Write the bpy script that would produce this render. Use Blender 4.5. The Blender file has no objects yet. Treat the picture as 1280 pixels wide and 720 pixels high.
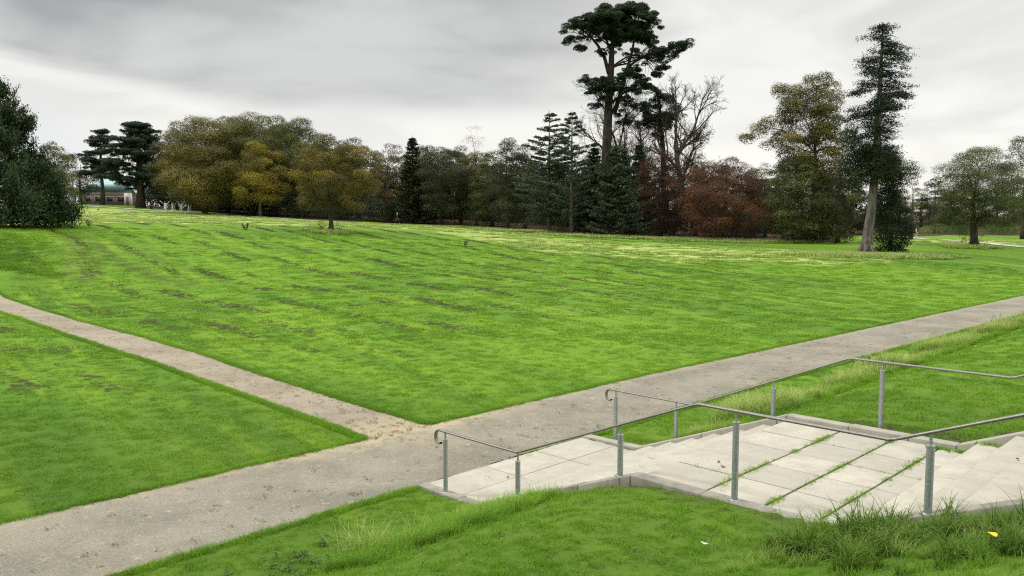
import bpy, bmesh, math, random
import numpy as np
from mathutils import Vector, Matrix

R_ = math.radians
scene = bpy.context.scene
COL = scene.collection

# ------------------------------------------------------------------ camera, sky, sun, exposure
CAM_H = 4.272
FPX = 1012.0            # focal length in pixels of a 1280 wide frame
PITCH = R_(4.905)        # the camera looks down a little
cd = bpy.data.cameras.new('camera')
cam = bpy.data.objects.new('camera', cd)
COL.objects.link(cam)
cd.sensor_width = 36.0
cd.lens = FPX / 1280.0 * 36.0
cd.clip_start = 0.05
cd.clip_end = 6000.0
cam.location = (0, 0, CAM_H)
cam.rotation_euler = (R_(90) - PITCH, 0, 0)
scene.camera = cam

SUN_EL, SUN_AZ = 46.0, -75.0      # azimuth measured from +Y towards +X: the light comes from the left, a little ahead
world = bpy.data.worlds.new('World')
scene.world = world
world.use_nodes = True


class NT:
    """Small helper to write node trees as expressions."""
    def __init__(self, tree):
        self.t = tree
        self.n = tree.nodes
        self.l = tree.links

    def new(self, typ, **kw):
        n = self.n.new(typ)
        for k, v in kw.items():
            setattr(n, k, v)
        return n

    def put(self, sock, v):
        if isinstance(v, bpy.types.NodeSocket):
            self.l.new(v, sock)
        elif v is not None:
            sock.default_value = v

    def m(self, op, a, b=None, c=None, clamp=False):
        n = self.new('ShaderNodeMath', operation=op)
        n.use_clamp = clamp
        self.put(n.inputs[0], a)
        if b is not None:
            self.put(n.inputs[1], b)
        if c is not None:
            self.put(n.inputs[2], c)
        return n.outputs[0]

    def vm(self, op, a, b=None):
        n = self.new('ShaderNodeVectorMath', operation=op)
        self.put(n.inputs[0], a)
        if b is not None:
            self.put(n.inputs[1], b)
        return n.outputs[0]

    def smooth(self, v, a, b, lo=0.0, hi=1.0):
        n = self.new('ShaderNodeMapRange', interpolation_type='SMOOTHSTEP')
        self.put(n.inputs['Value'], v)
        n.inputs['From Min'].default_value = a
        n.inputs['From Max'].default_value = b
        n.inputs['To Min'].default_value = lo
        n.inputs['To Max'].default_value = hi
        return n.outputs[0]

    def noise(self, vec, scale, detail=3.0, rough=0.55, dist=0.0):
        n = self.new('ShaderNodeTexNoise')
        self.put(n.inputs['Vector'], vec)
        n.inputs['Scale'].default_value = scale
        n.inputs['Detail'].default_value = detail
        n.inputs['Roughness'].default_value = rough
        n.inputs['Distortion'].default_value = dist
        return n.outputs['Fac']

    def mix(self, f, a, b, blend='MIX'):
        n = self.new('ShaderNodeMix', data_type='RGBA', blend_type=blend)
        n.clamp_factor = True
        self.put(n.inputs[0], f)
        self.put(n.inputs[6], a if isinstance(a, bpy.types.NodeSocket) else (tuple(a) + (1,))[:4])
        self.put(n.inputs[7], b if isinstance(b, bpy.types.NodeSocket) else (tuple(b) + (1,))[:4])
        return n.outputs[2]

    def scale_vec(self, v, s):
        return self.vm('MULTIPLY', v, s)


def build_world():
    w = NT(world.node_tree)
    w.n.clear()
    out = w.new('ShaderNodeOutputWorld')
    bg = w.new('ShaderNodeBackground')
    bg.inputs['Strength'].default_value = 0.077
    sky = w.new('ShaderNodeTexSky', sky_type='NISHITA')
    sky.sun_disc = False
    sky.sun_elevation = R_(SUN_EL)
    sky.sun_rotation = R_(SUN_AZ)
    tc = w.new('ShaderNodeTexCoord')
    d = tc.outputs['Generated']
    sx = w.new('ShaderNodeSeparateXYZ')
    w.l.new(d, sx.inputs[0])
    x, y, z = sx.outputs
    az = w.m('ARCTAN2', x, y)
    n1 = w.noise(w.scale_vec(d, (2.6, 2.6, 9.0)), 1.7, 5, 0.5, 0.6)
    n2 = w.noise(w.scale_vec(d, (1.6, 1.6, 5.5)), 2.2, 5, 0.45, 0.25)
    n3 = w.noise(w.scale_vec(d, (1.5, 1.5, 7.0)), 1.3, 4, 0.5, 0.3)
    # lower edge of the dark cloud, lower towards the middle
    edge = w.m('ADD', 0.118, w.m('MULTIPLY', w.m('MAXIMUM', w.m('SUBTRACT', -0.30, az), 0.0), 0.16))
    e = w.m('ADD', w.m('SUBTRACT', z, edge), w.m('MULTIPLY', w.m('SUBTRACT', n1, 0.5), 0.07))
    mask = w.smooth(e, -0.004, 0.036)
    mask = w.m('MULTIPLY', mask, w.smooth(w.m('ADD', az, w.m('MULTIPLY', w.m('SUBTRACT', n3, 0.5), 0.5)), -0.06, 0.24, 1.0, 0.10))
    dark = w.mix(w.smooth(n2, 0.36, 0.66), (3.55, 3.62, 3.56), (6.3, 6.36, 6.22))
    pale = w.mix(w.smooth(n1, 0.35, 0.65), (7.5, 7.45, 7.25), (9.3, 9.2, 8.75))
    glow = w.smooth(z, 0.03, 0.15, 1.0, 0.0)
    pale = w.mix(w.m('MULTIPLY', glow, 0.55), pale, (9.7, 9.45, 8.8))
    pale = w.mix(w.m('MULTIPLY', w.smooth(az, -0.57, -0.40, 0.5, 0.0), w.smooth(z, 0.07, 0.13, 1.0, 0.0)), pale, (6.9, 7.6, 8.6))
    cloud = w.mix(mask, pale, dark)
    # the overcast is brightest overhead, above the frame
    boost = w.smooth(z, 0.28, 0.75, 1.0, 3.0)
    cl = w.new('ShaderNodeVectorMath', operation='SCALE')
    w.l.new(cloud, cl.inputs[0])
    w.l.new(boost, cl.inputs['Scale'])
    fin = w.mix(0.94, sky.outputs[0], cl.outputs[0])
    w.l.new(fin, bg.inputs['Color'])
    w.l.new(bg.outputs[0], out.inputs['Surface'])


build_world()
sd = bpy.data.lights.new('sun', 'SUN')
sun = bpy.data.objects.new('sun', sd)
COL.objects.link(sun)
sd.energy = 1.5
sd.angle = R_(10)
sd.color = (1.0, 0.95, 0.87)
sv = Vector((math.sin(R_(SUN_AZ)) * math.cos(R_(SUN_EL)), math.cos(R_(SUN_AZ)) * math.cos(R_(SUN_EL)), math.sin(R_(SUN_EL))))
sun.rotation_euler = sv.to_track_quat('Z', 'Y').to_euler()
sun.location = (-30, 10, 60)

vs = scene.view_settings
vs.view_transform = 'Standard'
vs.look = 'None'
vs.gamma = 1.0
vs.exposure = 0.50
vs.use_curve_mapping = False
scene.cycles.use_denoising = False
scene.cycles.filter_width = 1.15
scene.render.filter_size = 1.15
scene.cycles.max_bounces = 5
scene.cycles.diffuse_bounces = 3
scene.cycles.glossy_bounces = 2
scene.cycles.transmission_bounces = 3
scene.cycles.transparent_max_bounces = 4

# ------------------------------------------------------------------ shape of the land
S0 = np.array([-1.162, 12.37])               # foot of the near handrail: origin of the staircase frame
DS = np.array([math.cos(R_(45)), -math.sin(R_(45))])   # up the stairs
DT = np.array([math.sin(R_(45)), math.cos(R_(45))])    # along the main path


def st(x, y):
    return (x - S0[0]) * DS[0] + (y - S0[1]) * DS[1], (x - S0[0]) * DT[0] + (y - S0[1]) * DT[1]


def xy(s, t):
    return S0[0] + s * DS[0] + t * DT[0], S0[1] + s * DS[1] + t * DT[1]


def sstep(v, a, b):
    q = np.clip((v - a) / (b - a), 0, 1)
    return q * q * (3 - 2 * q)


CTRL = np.array([
    (-7, 10, 0), (-2, 16, 0), (6, 24, 0), (16, 34, 0), (28, 46, 0), (45, 62, .1), (-14, 8, 0), (-20, 0, 0),
    (-12, 26, .0), (-20, 35, .05), (-26, 40.5, 0), (-22, 42, .08), (-32, 42.5, .15), (-27, 43, .03), (-29.5, 45, .22), (-36, 44, .3), (-18, 38, .05), (-24, 38, 0), (-50, 60, 2.0), (-31, 47.5, .9), (-27.5, 48, 1.0), (-38, 47.5, 1.0), (-36, 54, 3.1), (-43, 54, 3.2), (-31, 55, 2.5), (-25, 52, 1.3), (-36, 61, 3.25),
    (-44, 66, 3.6), (-33, 66, 3.2), (-26, 58, 2.0), (-20, 30, .0), (-28, 30, .0),
    (0, 30, .15), (-8, 40, .5), (4, 50, .7), (-5, 62, 1.5), (-18, 80, 3.0), (-8, 90, 2.8), (14, 60, .6), (26, 62, .55),
    (33, 75, .95), (48, 85, 1.25), (58, 118, 1.4), (70, 100, 1.2), (11, 100, 2.1), (25, 95, 1.7), (-19, 136, 3.5), (-50, 110, 4.3),
    (-62, 150, 5.7), (-78, 170, 6.9), (-40, 140, 4.6), (0, 150, 3.4), (40, 150, 2.3), (90, 170, 1.9), (-95, 150, 6.8), (20, 78, 1.2)], float)


def _tps_fit():
    P = CTRL[:, :2] / 50.0
    r2 = ((P[:, None] - P[None]) ** 2).sum(-1)
    K = np.where(r2 > 0, r2 * np.log(np.maximum(r2, 1e-12)) * 0.5, 0) + np.eye(len(P)) * 2e-3
    A = np.hstack([np.ones((len(P), 1)), P])
    M = np.block([[K, A], [A.T, np.zeros((3, 3))]])
    sol = np.linalg.solve(M, np.concatenate([CTRL[:, 2], np.zeros(3)]))
    return P, sol


_TP, _TS = _tps_fit()


def field(x, y):
    x = np.asarray(x, float); y = np.asarray(y, float)
    sh = x.shape
    x = x.ravel(); y = y.ravel()
    r = np.hypot(x, y)
    k = np.where(r > 190, 190 / np.maximum(r, 1), 1.0)
    q = np.stack([x * k, y * k], -1) / 50.0
    out = np.empty(len(q))
    for i in range(0, len(q), 20000):
        b = q[i:i + 20000]
        r2 = ((b[:, None] - _TP[None]) ** 2).sum(-1)
        U = r2 * np.log(np.maximum(r2, 1e-12)) * 0.5
        out[i:i + 20000] = U @ _TS[:-3] + _TS[-3] + b @ _TS[-2:]
    return np.clip(out, -0.5, 9).reshape(sh)


_BS = np.array([-50, -0.2, 0.5, 1.3, 2.0, 3.0, 3.9, 4.6, 6.2, 7.0, 8.6, 10.2, 12, 60])
_BZ = np.array([0, 0.0, .02, .10, .34, .76, 1.06, 1.12, 1.18, 1.40, 2.05, 2.60, 2.68, 2.9])


def bank(s):
    acc = 0
    for o, wgt in ((-.35, .2), (-.17, .2), (0, .2), (.17, .2), (.35, .2)):
        acc = acc + wgt * np.interp(s + o, _BS, _BZ)
    return acc


def en(t):      # near edge of the main path
    return -.42 + .037 * np.maximum(0, t - 12)


def ef(t):      # far edge of the main path
    return -3.30 + .037 * np.maximum(0, t - 10)


_BQ = [-75, -41, -33, -26.6, -21.2, -15.2, -11.5, -7.6, -5.2, -3.5, -3.0]
_BU = [4.4, 3.42, 3.2, 2.98, 2.97, 2.93, 2.75, 2.58, 2.52, 2.52, 2.75]
_BL = [2.6, 1.75, 1.56, 1.42, 1.33, 1.32, 1.27, 1.15, 1.08, 1.00, .80]


def bl2(s):     # branch path, edge nearer the camera
    return np.interp(s, _BQ, _BL)


def bu(s):
    return np.interp(s, _BQ, _BU)


def G(x, y):
    x = np.asarray(x, float); y = np.asarray(y, float)
    s, t = st(x, y)
    w = sstep(-s, 3.6, 12.0)
    bumps = .02 * np.sin(x * .9 + 1.3 * np.sin(y * .31)) * np.sin(y * .7) + .04 * np.sin(x * .23 + 2) * np.sin(y * .19)
    return field(x, y) * w + bank(s) + bumps * np.clip(w + .5 * sstep(s, 1, 4), 0, 1)


def G1(x, y):
    return float(G(np.array([x]), np.array([y]))[0])


def at(u, d):
    """Ground point seen in image column u at distance d."""
    x = (u - 640.0) / FPX * d
    return x, d, G1(x, d)


def ztop(v, d):
    return CAM_H + d * math.tan(math.atan((360.0 - v) / FPX) - PITCH)


def xat(u, v, d):
    return (u - 640.0) / FPX * (d * math.cos(PITCH) - (ztop(v, d) - CAM_H) * math.sin(PITCH))


# ------------------------------------------------------------------ mesh helpers
class MB:
    def __init__(self):
        self.v = []; self.f = []; self.tint = []; self.nv = 0; self.mi = []

    def add(self, verts, faces, tint=None, mi=0):
        verts = np.asarray(verts, float).reshape(-1, 3)
        faces = np.asarray(faces, np.int64)
        self.v.append(verts)
        self.f.append(faces + self.nv)
        n = len(faces)
        self.tint.append(np.full(n, 0.5) if tint is None else np.broadcast_to(np.asarray(tint, float), (n,)))
        self.mi.append(np.full(n, mi, np.int32))
        self.nv += len(verts)
        return self

    def tube(self, pts, rad, sides=6, cap=True, mi=0):
        pts = np.asarray(pts, float)
        rad = np.broadcast_to(np.asarray(rad, float), (len(pts),))
        T = np.gradient(pts, axis=0)
        T /= np.maximum(np.linalg.norm(T, axis=1, keepdims=True), 1e-9)
        ref = np.array([0, 0, 1.0]) if abs(T[0, 2]) < .9 else np.array([1.0, 0, 0])
        U = np.empty_like(pts); W = np.empty_like(pts)
        u = np.cross(T[0], ref); u /= np.linalg.norm(u)
        for i in range(len(pts)):
            u = u - T[i] * (u @ T[i])
            u /= max(np.linalg.norm(u), 1e-9)
            U[i] = u; W[i] = np.cross(T[i], u)
        a = np.arange(sides) * 2 * math.pi / sides
        ring = pts[:, None] + rad[:, None, None] * (np.cos(a)[None, :, None] * U[:, None] + np.sin(a)[None, :, None] * W[:, None])
        n = len(pts)
        i, j = np.meshgrid(np.arange(n - 1), np.arange(sides), indexing='ij')
        j2 = (j + 1) % sides
        f = np.stack([i * sides + j, i * sides + j2, (i + 1) * sides + j2, (i + 1) * sides + j], -1).reshape(-1, 4)
        base = self.nv
        self.add(ring.reshape(-1, 3), f, mi=mi)
        if cap:
            self.f.append(np.array([[base + k for k in range(sides)][::-1]])); self.tint.append(np.array([.5])); self.mi.append(np.array([mi], np.int32))
            self.f.append(np.array([[base + (n - 1) * sides + k for k in range(sides)]])); self.tint.append(np.array([.5])); self.mi.append(np.array([mi], np.int32))
        return self

    def box(self, x0, x1, y0, y1, z0, z1, mi=0, tint=None):
        v = [(x0, y0, z0), (x1, y0, z0), (x1, y1, z0), (x0, y1, z0), (x0, y0, z1), (x1, y0, z1), (x1, y1, z1), (x0, y1, z1)]
        f = [(0, 3, 2, 1), (4, 5, 6, 7), (0, 1, 5, 4), (1, 2, 6, 5), (2, 3, 7, 6), (3, 0, 4, 7)]
        return self.add(v, f, mi=mi, tint=tint)

    def prism(self, poly, y0, y1, mi=0):
        """poly: outline in (x, z); extruded along y."""
        n = len(poly)
        v = [(p[0], y0, p[1]) for p in poly] + [(p[0], y1, p[1]) for p in poly]
        base = self.nv
        f = [(i, (i + 1) % n, n + (i + 1) % n, n + i) for i in range(n)]
        self.add(v, f, mi=mi)
        for cap in ([base + k for k in range(n)][::-1], [base + n + k for k in range(n)]):
            self.f.append(np.array([cap])); self.tint.append(np.array([.5])); self.mi.append(np.array([mi], np.int32))
        return self

    def mesh(self, name, mats, smooth=False):
        me = bpy.data.meshes.new(name)
        V = np.concatenate(self.v) if self.v else np.zeros((0, 3))
        me.vertices.add(len(V))
        me.vertices.foreach_set('co', V.astype(np.float32).ravel())
        loops = np.concatenate([f.ravel() for f in self.f])
        sizes = np.concatenate([np.full(len(f), f.shape[1]) for f in self.f])
        starts = np.concatenate([[0], np.cumsum(sizes)[:-1]])
        me.loops.add(len(loops))
        me.loops.foreach_set('vertex_index', loops.astype(np.int32))
        me.polygons.add(len(sizes))
        me.polygons.foreach_set('loop_start', starts.astype(np.int32))
        me.polygons.foreach_set('material_index', np.concatenate(self.mi).astype(np.int32))
        if smooth:
            me.polygons.foreach_set('use_smooth', np.ones(len(sizes), bool))
        a = me.attributes.new('tint', 'FLOAT', 'FACE')
        a.data.foreach_set('value', np.concatenate(self.tint).astype(np.float32))
        for m in (mats if isinstance(mats, (list, tuple)) else [mats]):
            me.materials.append(m)
        me.update(calc_edges=True)
        return me

    def obj(self, name, mats, parent=None, smooth=False, bevel=0.0):
        o = bpy.data.objects.new(name, self.mesh(name, mats, smooth))
        COL.objects.link(o)
        if parent is not None:
            o.parent = parent
        if bevel:
            b = o.modifiers.new('bevel', 'BEVEL')
            b.width = bevel; b.segments = 2; b.limit_method = 'ANGLE'; b.angle_limit = R_(40)
        return o


def tag(o, label=None, cat=None, group=None, kind=None):
    if label: o['label'] = label
    if cat: o['category'] = cat
    if group: o['group'] = group
    if kind: o['kind'] = kind
    return o


def thing(name, label, cat, loc=(0, 0, 0), rz=0.0, group=None):
    o = bpy.data.objects.new(name, None)
    o.empty_display_size = .3
    COL.objects.link(o)
    o.location = loc
    o.rotation_euler = (0, 0, rz)
    return tag(o, label, cat, group)


def copy_tree(src, label, group=None, parent=None):
    c = src.copy()
    COL.objects.link(c)
    if parent is not None:
        c.parent = parent
    if label: c['label'] = label
    if group: c['group'] = group
    for ch in [o for o in COL.objects if o.parent == src]:
        copy_tree(ch, None, None, c)
    return c


# ------------------------------------------------------------------ materials
def mat(name):
    m = bpy.data.materials.new(name)
    m.use_nodes = True
    t = NT(m.node_tree)
    bsdf = t.n['Principled BSDF']
    return m, t, bsdf


def bump(t, h, strength, dist, bsdf):
    b = t.new('ShaderNodeBump')
    b.inputs['Strength'].default_value = strength
    b.inputs['Distance'].default_value = dist
    t.put(b.inputs['Height'], h)
    t.l.new(b.outputs[0], bsdf.inputs['Normal'])


def lawn_group():
    """Colour of the mown lawn at a place in the park: mower stripes, lush and yellowing patches."""
    g = bpy.data.node_groups.new('lawn_colour', 'ShaderNodeTree')
    g.interface.new_socket('Color', in_out='OUTPUT', socket_type='NodeSocketColor')
    t = NT(g)
    out = t.new('NodeGroupOutput')
    geo = t.new('ShaderNodeNewGeometry')
    P = geo.outputs['Position']
    rot = t.new('ShaderNodeVectorRotate', rotation_type='Z_AXIS')
    t.l.new(P, rot.inputs['Vector'])
    rot.inputs['Angle'].default_value = R_(-36)
    Q = t.scale_vec(rot.outputs[0], (1.0, .13, .3))       # stretched along the mowing direction
    big = t.noise(P, .055, 4, .6, .6)
    mid = t.noise(Q, .55, 4, .6, .5)
    fine = t.noise(P, 2.2, 4, .65)
    vfine = t.noise(P, 9.0, 3, .65)
    sp = t.new('ShaderNodeSeparateXYZ')
    t.l.new(rot.outputs[0], sp.inputs[0])
    wv = t.m('SINE', t.m('ADD', t.m('MULTIPLY', sp.outputs[0], 2.1), t.m('MULTIPLY', mid, 2.5)))
    stripe = t.smooth(wv, -.5, .5)
    c = t.mix(t.smooth(big, .32, .68), (.070, .160, .016), (.125, .240, .018))
    c = t.mix(t.m('MULTIPLY', t.smooth(mid, .45, .72), .5), c, (.195, .320, .024))
    c = t.mix(t.m('MULTIPLY', stripe, .22), c, (.165, .300, .024))
    c = t.mix(t.smooth(fine, .50, .80, 0, .55), c, (.058, .130, .014))
    c = t.mix(t.smooth(vfine, .55, .80, 0, .40), c, (.042, .095, .012))
    c = t.mix(t.smooth(t.noise(t.scale_vec(rot.outputs[0], (1.0, .35, .3)), 2.6, 5, .75), .60, .72, 0, .55), c, (.080, .085, .028))
    c = t.mix(t.smooth(t.noise(t.scale_vec(rot.outputs[0], (1.0, .05, .1)), 1.1, 3, .6), .52, .66, 0, .45), c, (.215, .335, .028))
    t.l.new(c, out.inputs[0])
    return g


LAWN = lawn_group()


def grass_mat(name, bright=1.0, pale=0.0, palecol=(.42, .40, .17), rand=.35):
    m, t, b = mat(name)
    gn = t.new('ShaderNodeGroup'); gn.node_tree = LAWN
    oi = t.new('ShaderNodeObjectInfo')
    at_ = t.new('ShaderNodeAttribute'); at_.attribute_name = 'tint'
    c = gn.outputs[0]
    c = t.mix(t.m('MULTIPLY', oi.outputs['Random'], rand), c, (.16, .30, .02))
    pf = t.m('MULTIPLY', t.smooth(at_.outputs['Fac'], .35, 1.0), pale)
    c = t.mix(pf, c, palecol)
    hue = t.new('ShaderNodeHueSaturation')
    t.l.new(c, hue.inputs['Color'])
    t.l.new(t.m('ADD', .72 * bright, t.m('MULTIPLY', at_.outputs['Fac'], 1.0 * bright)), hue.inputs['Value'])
    t.l.new(hue.outputs[0], b.inputs['Base Color'])
    b.inputs['Roughness'].default_value = .62
    b.inputs['Specular IOR Level'].default_value = .12
    tr = t.new('ShaderNodeBsdfTranslucent')
    t.l.new(hue.outputs[0], tr.inputs['Color'])
    mx = t.new('ShaderNodeMixShader'); mx.inputs[0].default_value = .35
    t.l.new(b.outputs[0], mx.inputs[1]); t.l.new(tr.outputs[0], mx.inputs[2])
    t.l.new(mx.outputs[0], t.n['Material Output'].inputs['Surface'])
    return m


M = {}
M['mown'] = grass_mat('mown_grass')
M['long'] = grass_mat('long_grass', pale=.80, palecol=(.42, .43, .17))
M['coarse'] = grass_mat('coarse_grass', bright=.62, rand=.1, pale=.25, palecol=(.30, .30, .14))
M['meadow'] = grass_mat('meadow_grass', pale=.95, palecol=(.50, .50, .23))


def ground_mat():
    m, t, b = mat('lawn_ground')
    gn = t.new('ShaderNodeGroup'); gn.node_tree = LAWN
    geo = t.new('ShaderNodeNewGeometry'); P = geo.outputs['Position']
    lit = t.new('ShaderNodeAttribute'); lit.attribute_name = 'litter'
    mea = t.new('ShaderNodeAttribute'); mea.attribute_name = 'meadow'
    mud = t.new('ShaderNodeAttribute'); mud.attribute_name = 'mud'
    c = gn.outputs[0]
    soil = t.noise(P, 14, 4, .7)
    thin = t.new('ShaderNodeAttribute'); thin.attribute_name = 'thin'
    c = t.mix(t.m('MULTIPLY', thin.outputs['Fac'], .38), c, t.mix(t.smooth(soil, .35, .65), (.022, .034, .010), (.060, .085, .018)))
    c = t.mix(t.smooth(soil, .5, .75, 0, .5), c, (.06, .075, .02))
    mn = t.noise(t.scale_vec(P, (.35, 1, 1)), .8, 5, .65, .4)
    mcol = t.mix(t.smooth(mn, .35, .7), (.19, .27, .04), (.44, .47, .17))
    c = t.mix(t.m('MULTIPLY', mea.outputs['Fac'], t.smooth(mn, .28, .55)), c, mcol)
    c = t.mix(t.m('MULTIPLY', mud.outputs['Fac'], t.smooth(t.noise(P, 1.6, 5, .7), .35, .6)), c, (.075, .075, .03))
    lcol = t.mix(t.noise(P, 3, 4, .6), (.035, .026, .016), (.095, .055, .028))
    c = t.mix(lit.outputs['Fac'], c, lcol)
    t.l.new(c, b.inputs['Base Color'])
    b.inputs['Roughness'].default_value = .9
    b.inputs['Specular IOR Level'].default_value = .1
    h = t.m('ADD', t.noise(P, 7, 5, .7), t.m('MULTIPLY', t.noise(P, 1.3, 4, .6), 1.6))
    bump(t, h, .9, .09, b)
    return m


M['ground'] = ground_mat()


def asphalt(name, c0, c1, dust, dustamt):
    m, t, b = mat(name)
    geo = t.new('ShaderNodeNewGeometry'); P = geo.outputs['Position']
    c = t.mix(t.smooth(t.noise(P, .6, 5, .6), .35, .65), c0, c1)
    sp = t.noise(P, 34, 4, .85)
    c = t.mix(t.smooth(sp, .53, .66, 0, .62), c, (.46, .44, .38))
    c = t.mix(t.smooth(t.noise(P, 27, 4, .85), .53, .66, 0, .6), c, (.060, .058, .054))
    c = t.mix(t.smooth(t.noise(P, 4.5, 5, .7), .58, .70, 0, .6), c, (.42, .37, .26))
    c = t.mix(t.smooth(t.noise(P, 1.7, 6, .7, .7), .55, .72, 0, .5), c, (.115, .110, .098))
    c = t.mix(t.smooth(t.noise(P, .9, 6, .7, .5), .50, .72, 0, dustamt), c, dust)
    att = t.new('ShaderNodeAttribute'); att.attribute_name = 'tint'
    c = t.mix(t.m('MULTIPLY', att.outputs['Fac'], t.smooth(t.noise(P, 3.0, 5, .7), .3, .62)), c, dust)
    t.l.new(c, b.inputs['Base Color'])
    b.inputs['Roughness'].default_value = .9
    b.inputs['Specular IOR Level'].default_value = .2
    bump(t, t.m('ADD', sp, t.m('MULTIPLY', t.noise(P, 12, 4, .7), .8)), .6, .02, b)
    return m


M['asphalt'] = asphalt('path_asphalt', (.175, .160, .124), (.240, .221, .174), (.36, .31, .20), .30)
M['gravel'] = asphalt('branch_gravel', (.225, .188, .134), (.29, .25, .185), (.36, .30, .18), .45)
M['farpath'] = asphalt('pale_path', (.42, .42, .38), (.48, .47, .42), (.45, .43, .36), .3)


def concrete(name, c0, c1, moss=.3, sc=1.0):
    m, t, b = mat(name)
    tc = t.new('ShaderNodeNewGeometry'); P = tc.outputs['Position']
    att = t.new('ShaderNodeAttribute'); att.attribute_name = 'tint'
    c = t.mix(t.smooth(t.noise(P, 2.5 * sc, 6, .65, .4), .3, .7), c0, c1)
    c = t.mix(t.m('MULTIPLY', att.outputs['Fac'], .6), c, [q * .70 for q in c1])
    c = t.mix(t.smooth(t.noise(P, 24 * sc, 4, .75), .60, .78, 0, .5), c, [q * .55 for q in c0])
    c = t.mix(t.smooth(t.noise(t.scale_vec(P, (1, 1, .3)), 3.4 * sc, 6, .7, 1.6), .56, .70, 0, .45), c, [q * .68 for q in c0])
    st_ = t.noise(P, 1.1 * sc, 7, .72, .8)
    c = t.mix(t.smooth(st_, .58, .75, 0, moss), c, (.17, .16, .12))
    c = t.mix(t.smooth(t.noise(P, 6 * sc, 6, .75, .5), .63, .76, 0, moss * .9), c, (.10, .10, .07))
    t.l.new(c, b.inputs['Base Color'])
    b.inputs['Roughness'].default_value = .85
    b.inputs['Specular IOR Level'].default_value = .25
    bump(t, t.m('ADD', t.noise(P, 60, 4, .7), t.noise(P, 9, 4, .6)), .25, .012, b)
    return m


M['slab'] = concrete('pale_concrete', (.35, .325, .265), (.44, .415, .35), .85)
M['kerb'] = concrete('weathered_concrete', (.27, .255, .21), (.38, .36, .30), .85)
M['wallc'] = concrete('stained_concrete', (.15, .14, .115), (.33, .31, .265), 1.0)
M['joint'] = concrete('joint_soil', (.075, .068, .05), (.11, .10, .07), .8)


def metal(name, col, rough, metallic=.75):
    m, t, b = mat(name)
    tc = t.new('ShaderNodeTexCoord'); P = tc.outputs['Object']
    n = t.new('ShaderNodeTexVoronoi'); n.inputs['Scale'].default_value = 55
    t.l.new(P, n.inputs['Vector'])
    c = t.mix(n.outputs['Color'], [q * .78 for q in col], [min(1, q * 1.15) for q in col])
    c = t.mix(t.smooth(t.noise(P, 5, 5, .7), .55, .75, 0, .5), c, [q * .6 for q in col])
    t.l.new(c, b.inputs['Base Color'])
    b.inputs['Metallic'].default_value = metallic
    t.l.new(t.m('ADD', rough - .08, t.m('MULTIPLY', t.noise(P, 30, 3, .6), .16)), b.inputs['Roughness'])
    return m


M['galv'] = metal('galvanised_steel', (.40, .42, .44), .48)
M['rail'] = metal('handrail_steel', (.24, .225, .205), .5)
M['gym'] = metal('painted_machine', (.80, .81, .80), .5, 0.0)


def bark(name, c0, c1, sc=1.0):
    m, t, b = mat(name)
    tc = t.new('ShaderNodeTexCoord'); P = t.scale_vec(tc.outputs['Object'], (1, 1, .22))
    n = t.noise(P, 5 * sc, 6, .7, .6)
    c = t.mix(t.smooth(n, .35, .68), c0, c1)
    c = t.mix(t.smooth(t.noise(tc.outputs['Object'], 1.2, 4, .6), .5, .75, 0, .5), c, (.07, .08, .035))
    t.l.new(c, b.inputs['Base Color'])
    b.inputs['Roughness'].default_value = .9
    b.inputs['Specular IOR Level'].default_value = .15
    bump(t, n, .8, .06, b)
    return m


M['bark'] = bark('dark_bark', (.035, .028, .020), (.10, .082, .062))
M['barkgrey'] = bark('grey_bark', (.065, .057, .048), (.195, .172, .145), .9)
M['barkred'] = bark('pine_bark', (.020, .016, .013), (.062, .050, .040))


def leaf_mat(name, dark, mid, light, trans=.2, gloss=.2):
    m, t, b = mat(name)
    att = t.new('ShaderNodeAttribute'); att.attribute_name = 'tint'
    r = t.new('ShaderNodeValToRGB')
    e = r.color_ramp.elements
    e[0].position = 0.0; e[0].color = tuple(dark) + (1,)
    e[1].position = 1.0; e[1].color = tuple(light) + (1,)
    k = e.new(.5); k.color = tuple(mid) + (1,)
    t.l.new(att.outputs['Fac'], r.inputs[0])
    t.l.new(r.outputs[0], b.inputs['Base Color'])
    b.inputs['Roughness'].default_value = .6
    b.inputs['Specular IOR Level'].default_value = gloss
    tr = t.new('ShaderNodeBsdfTranslucent')
    t.l.new(r.outputs[0], tr.inputs['Color'])
    mx = t.new('ShaderNodeMixShader'); mx.inputs[0].default_value = trans
    t.l.new(b.outputs[0], mx.inputs[1]); t.l.new(tr.outputs[0], mx.inputs[2])
    t.l.new(mx.outputs[0], t.n['Material Output'].inputs['Surface'])
    return m


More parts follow.
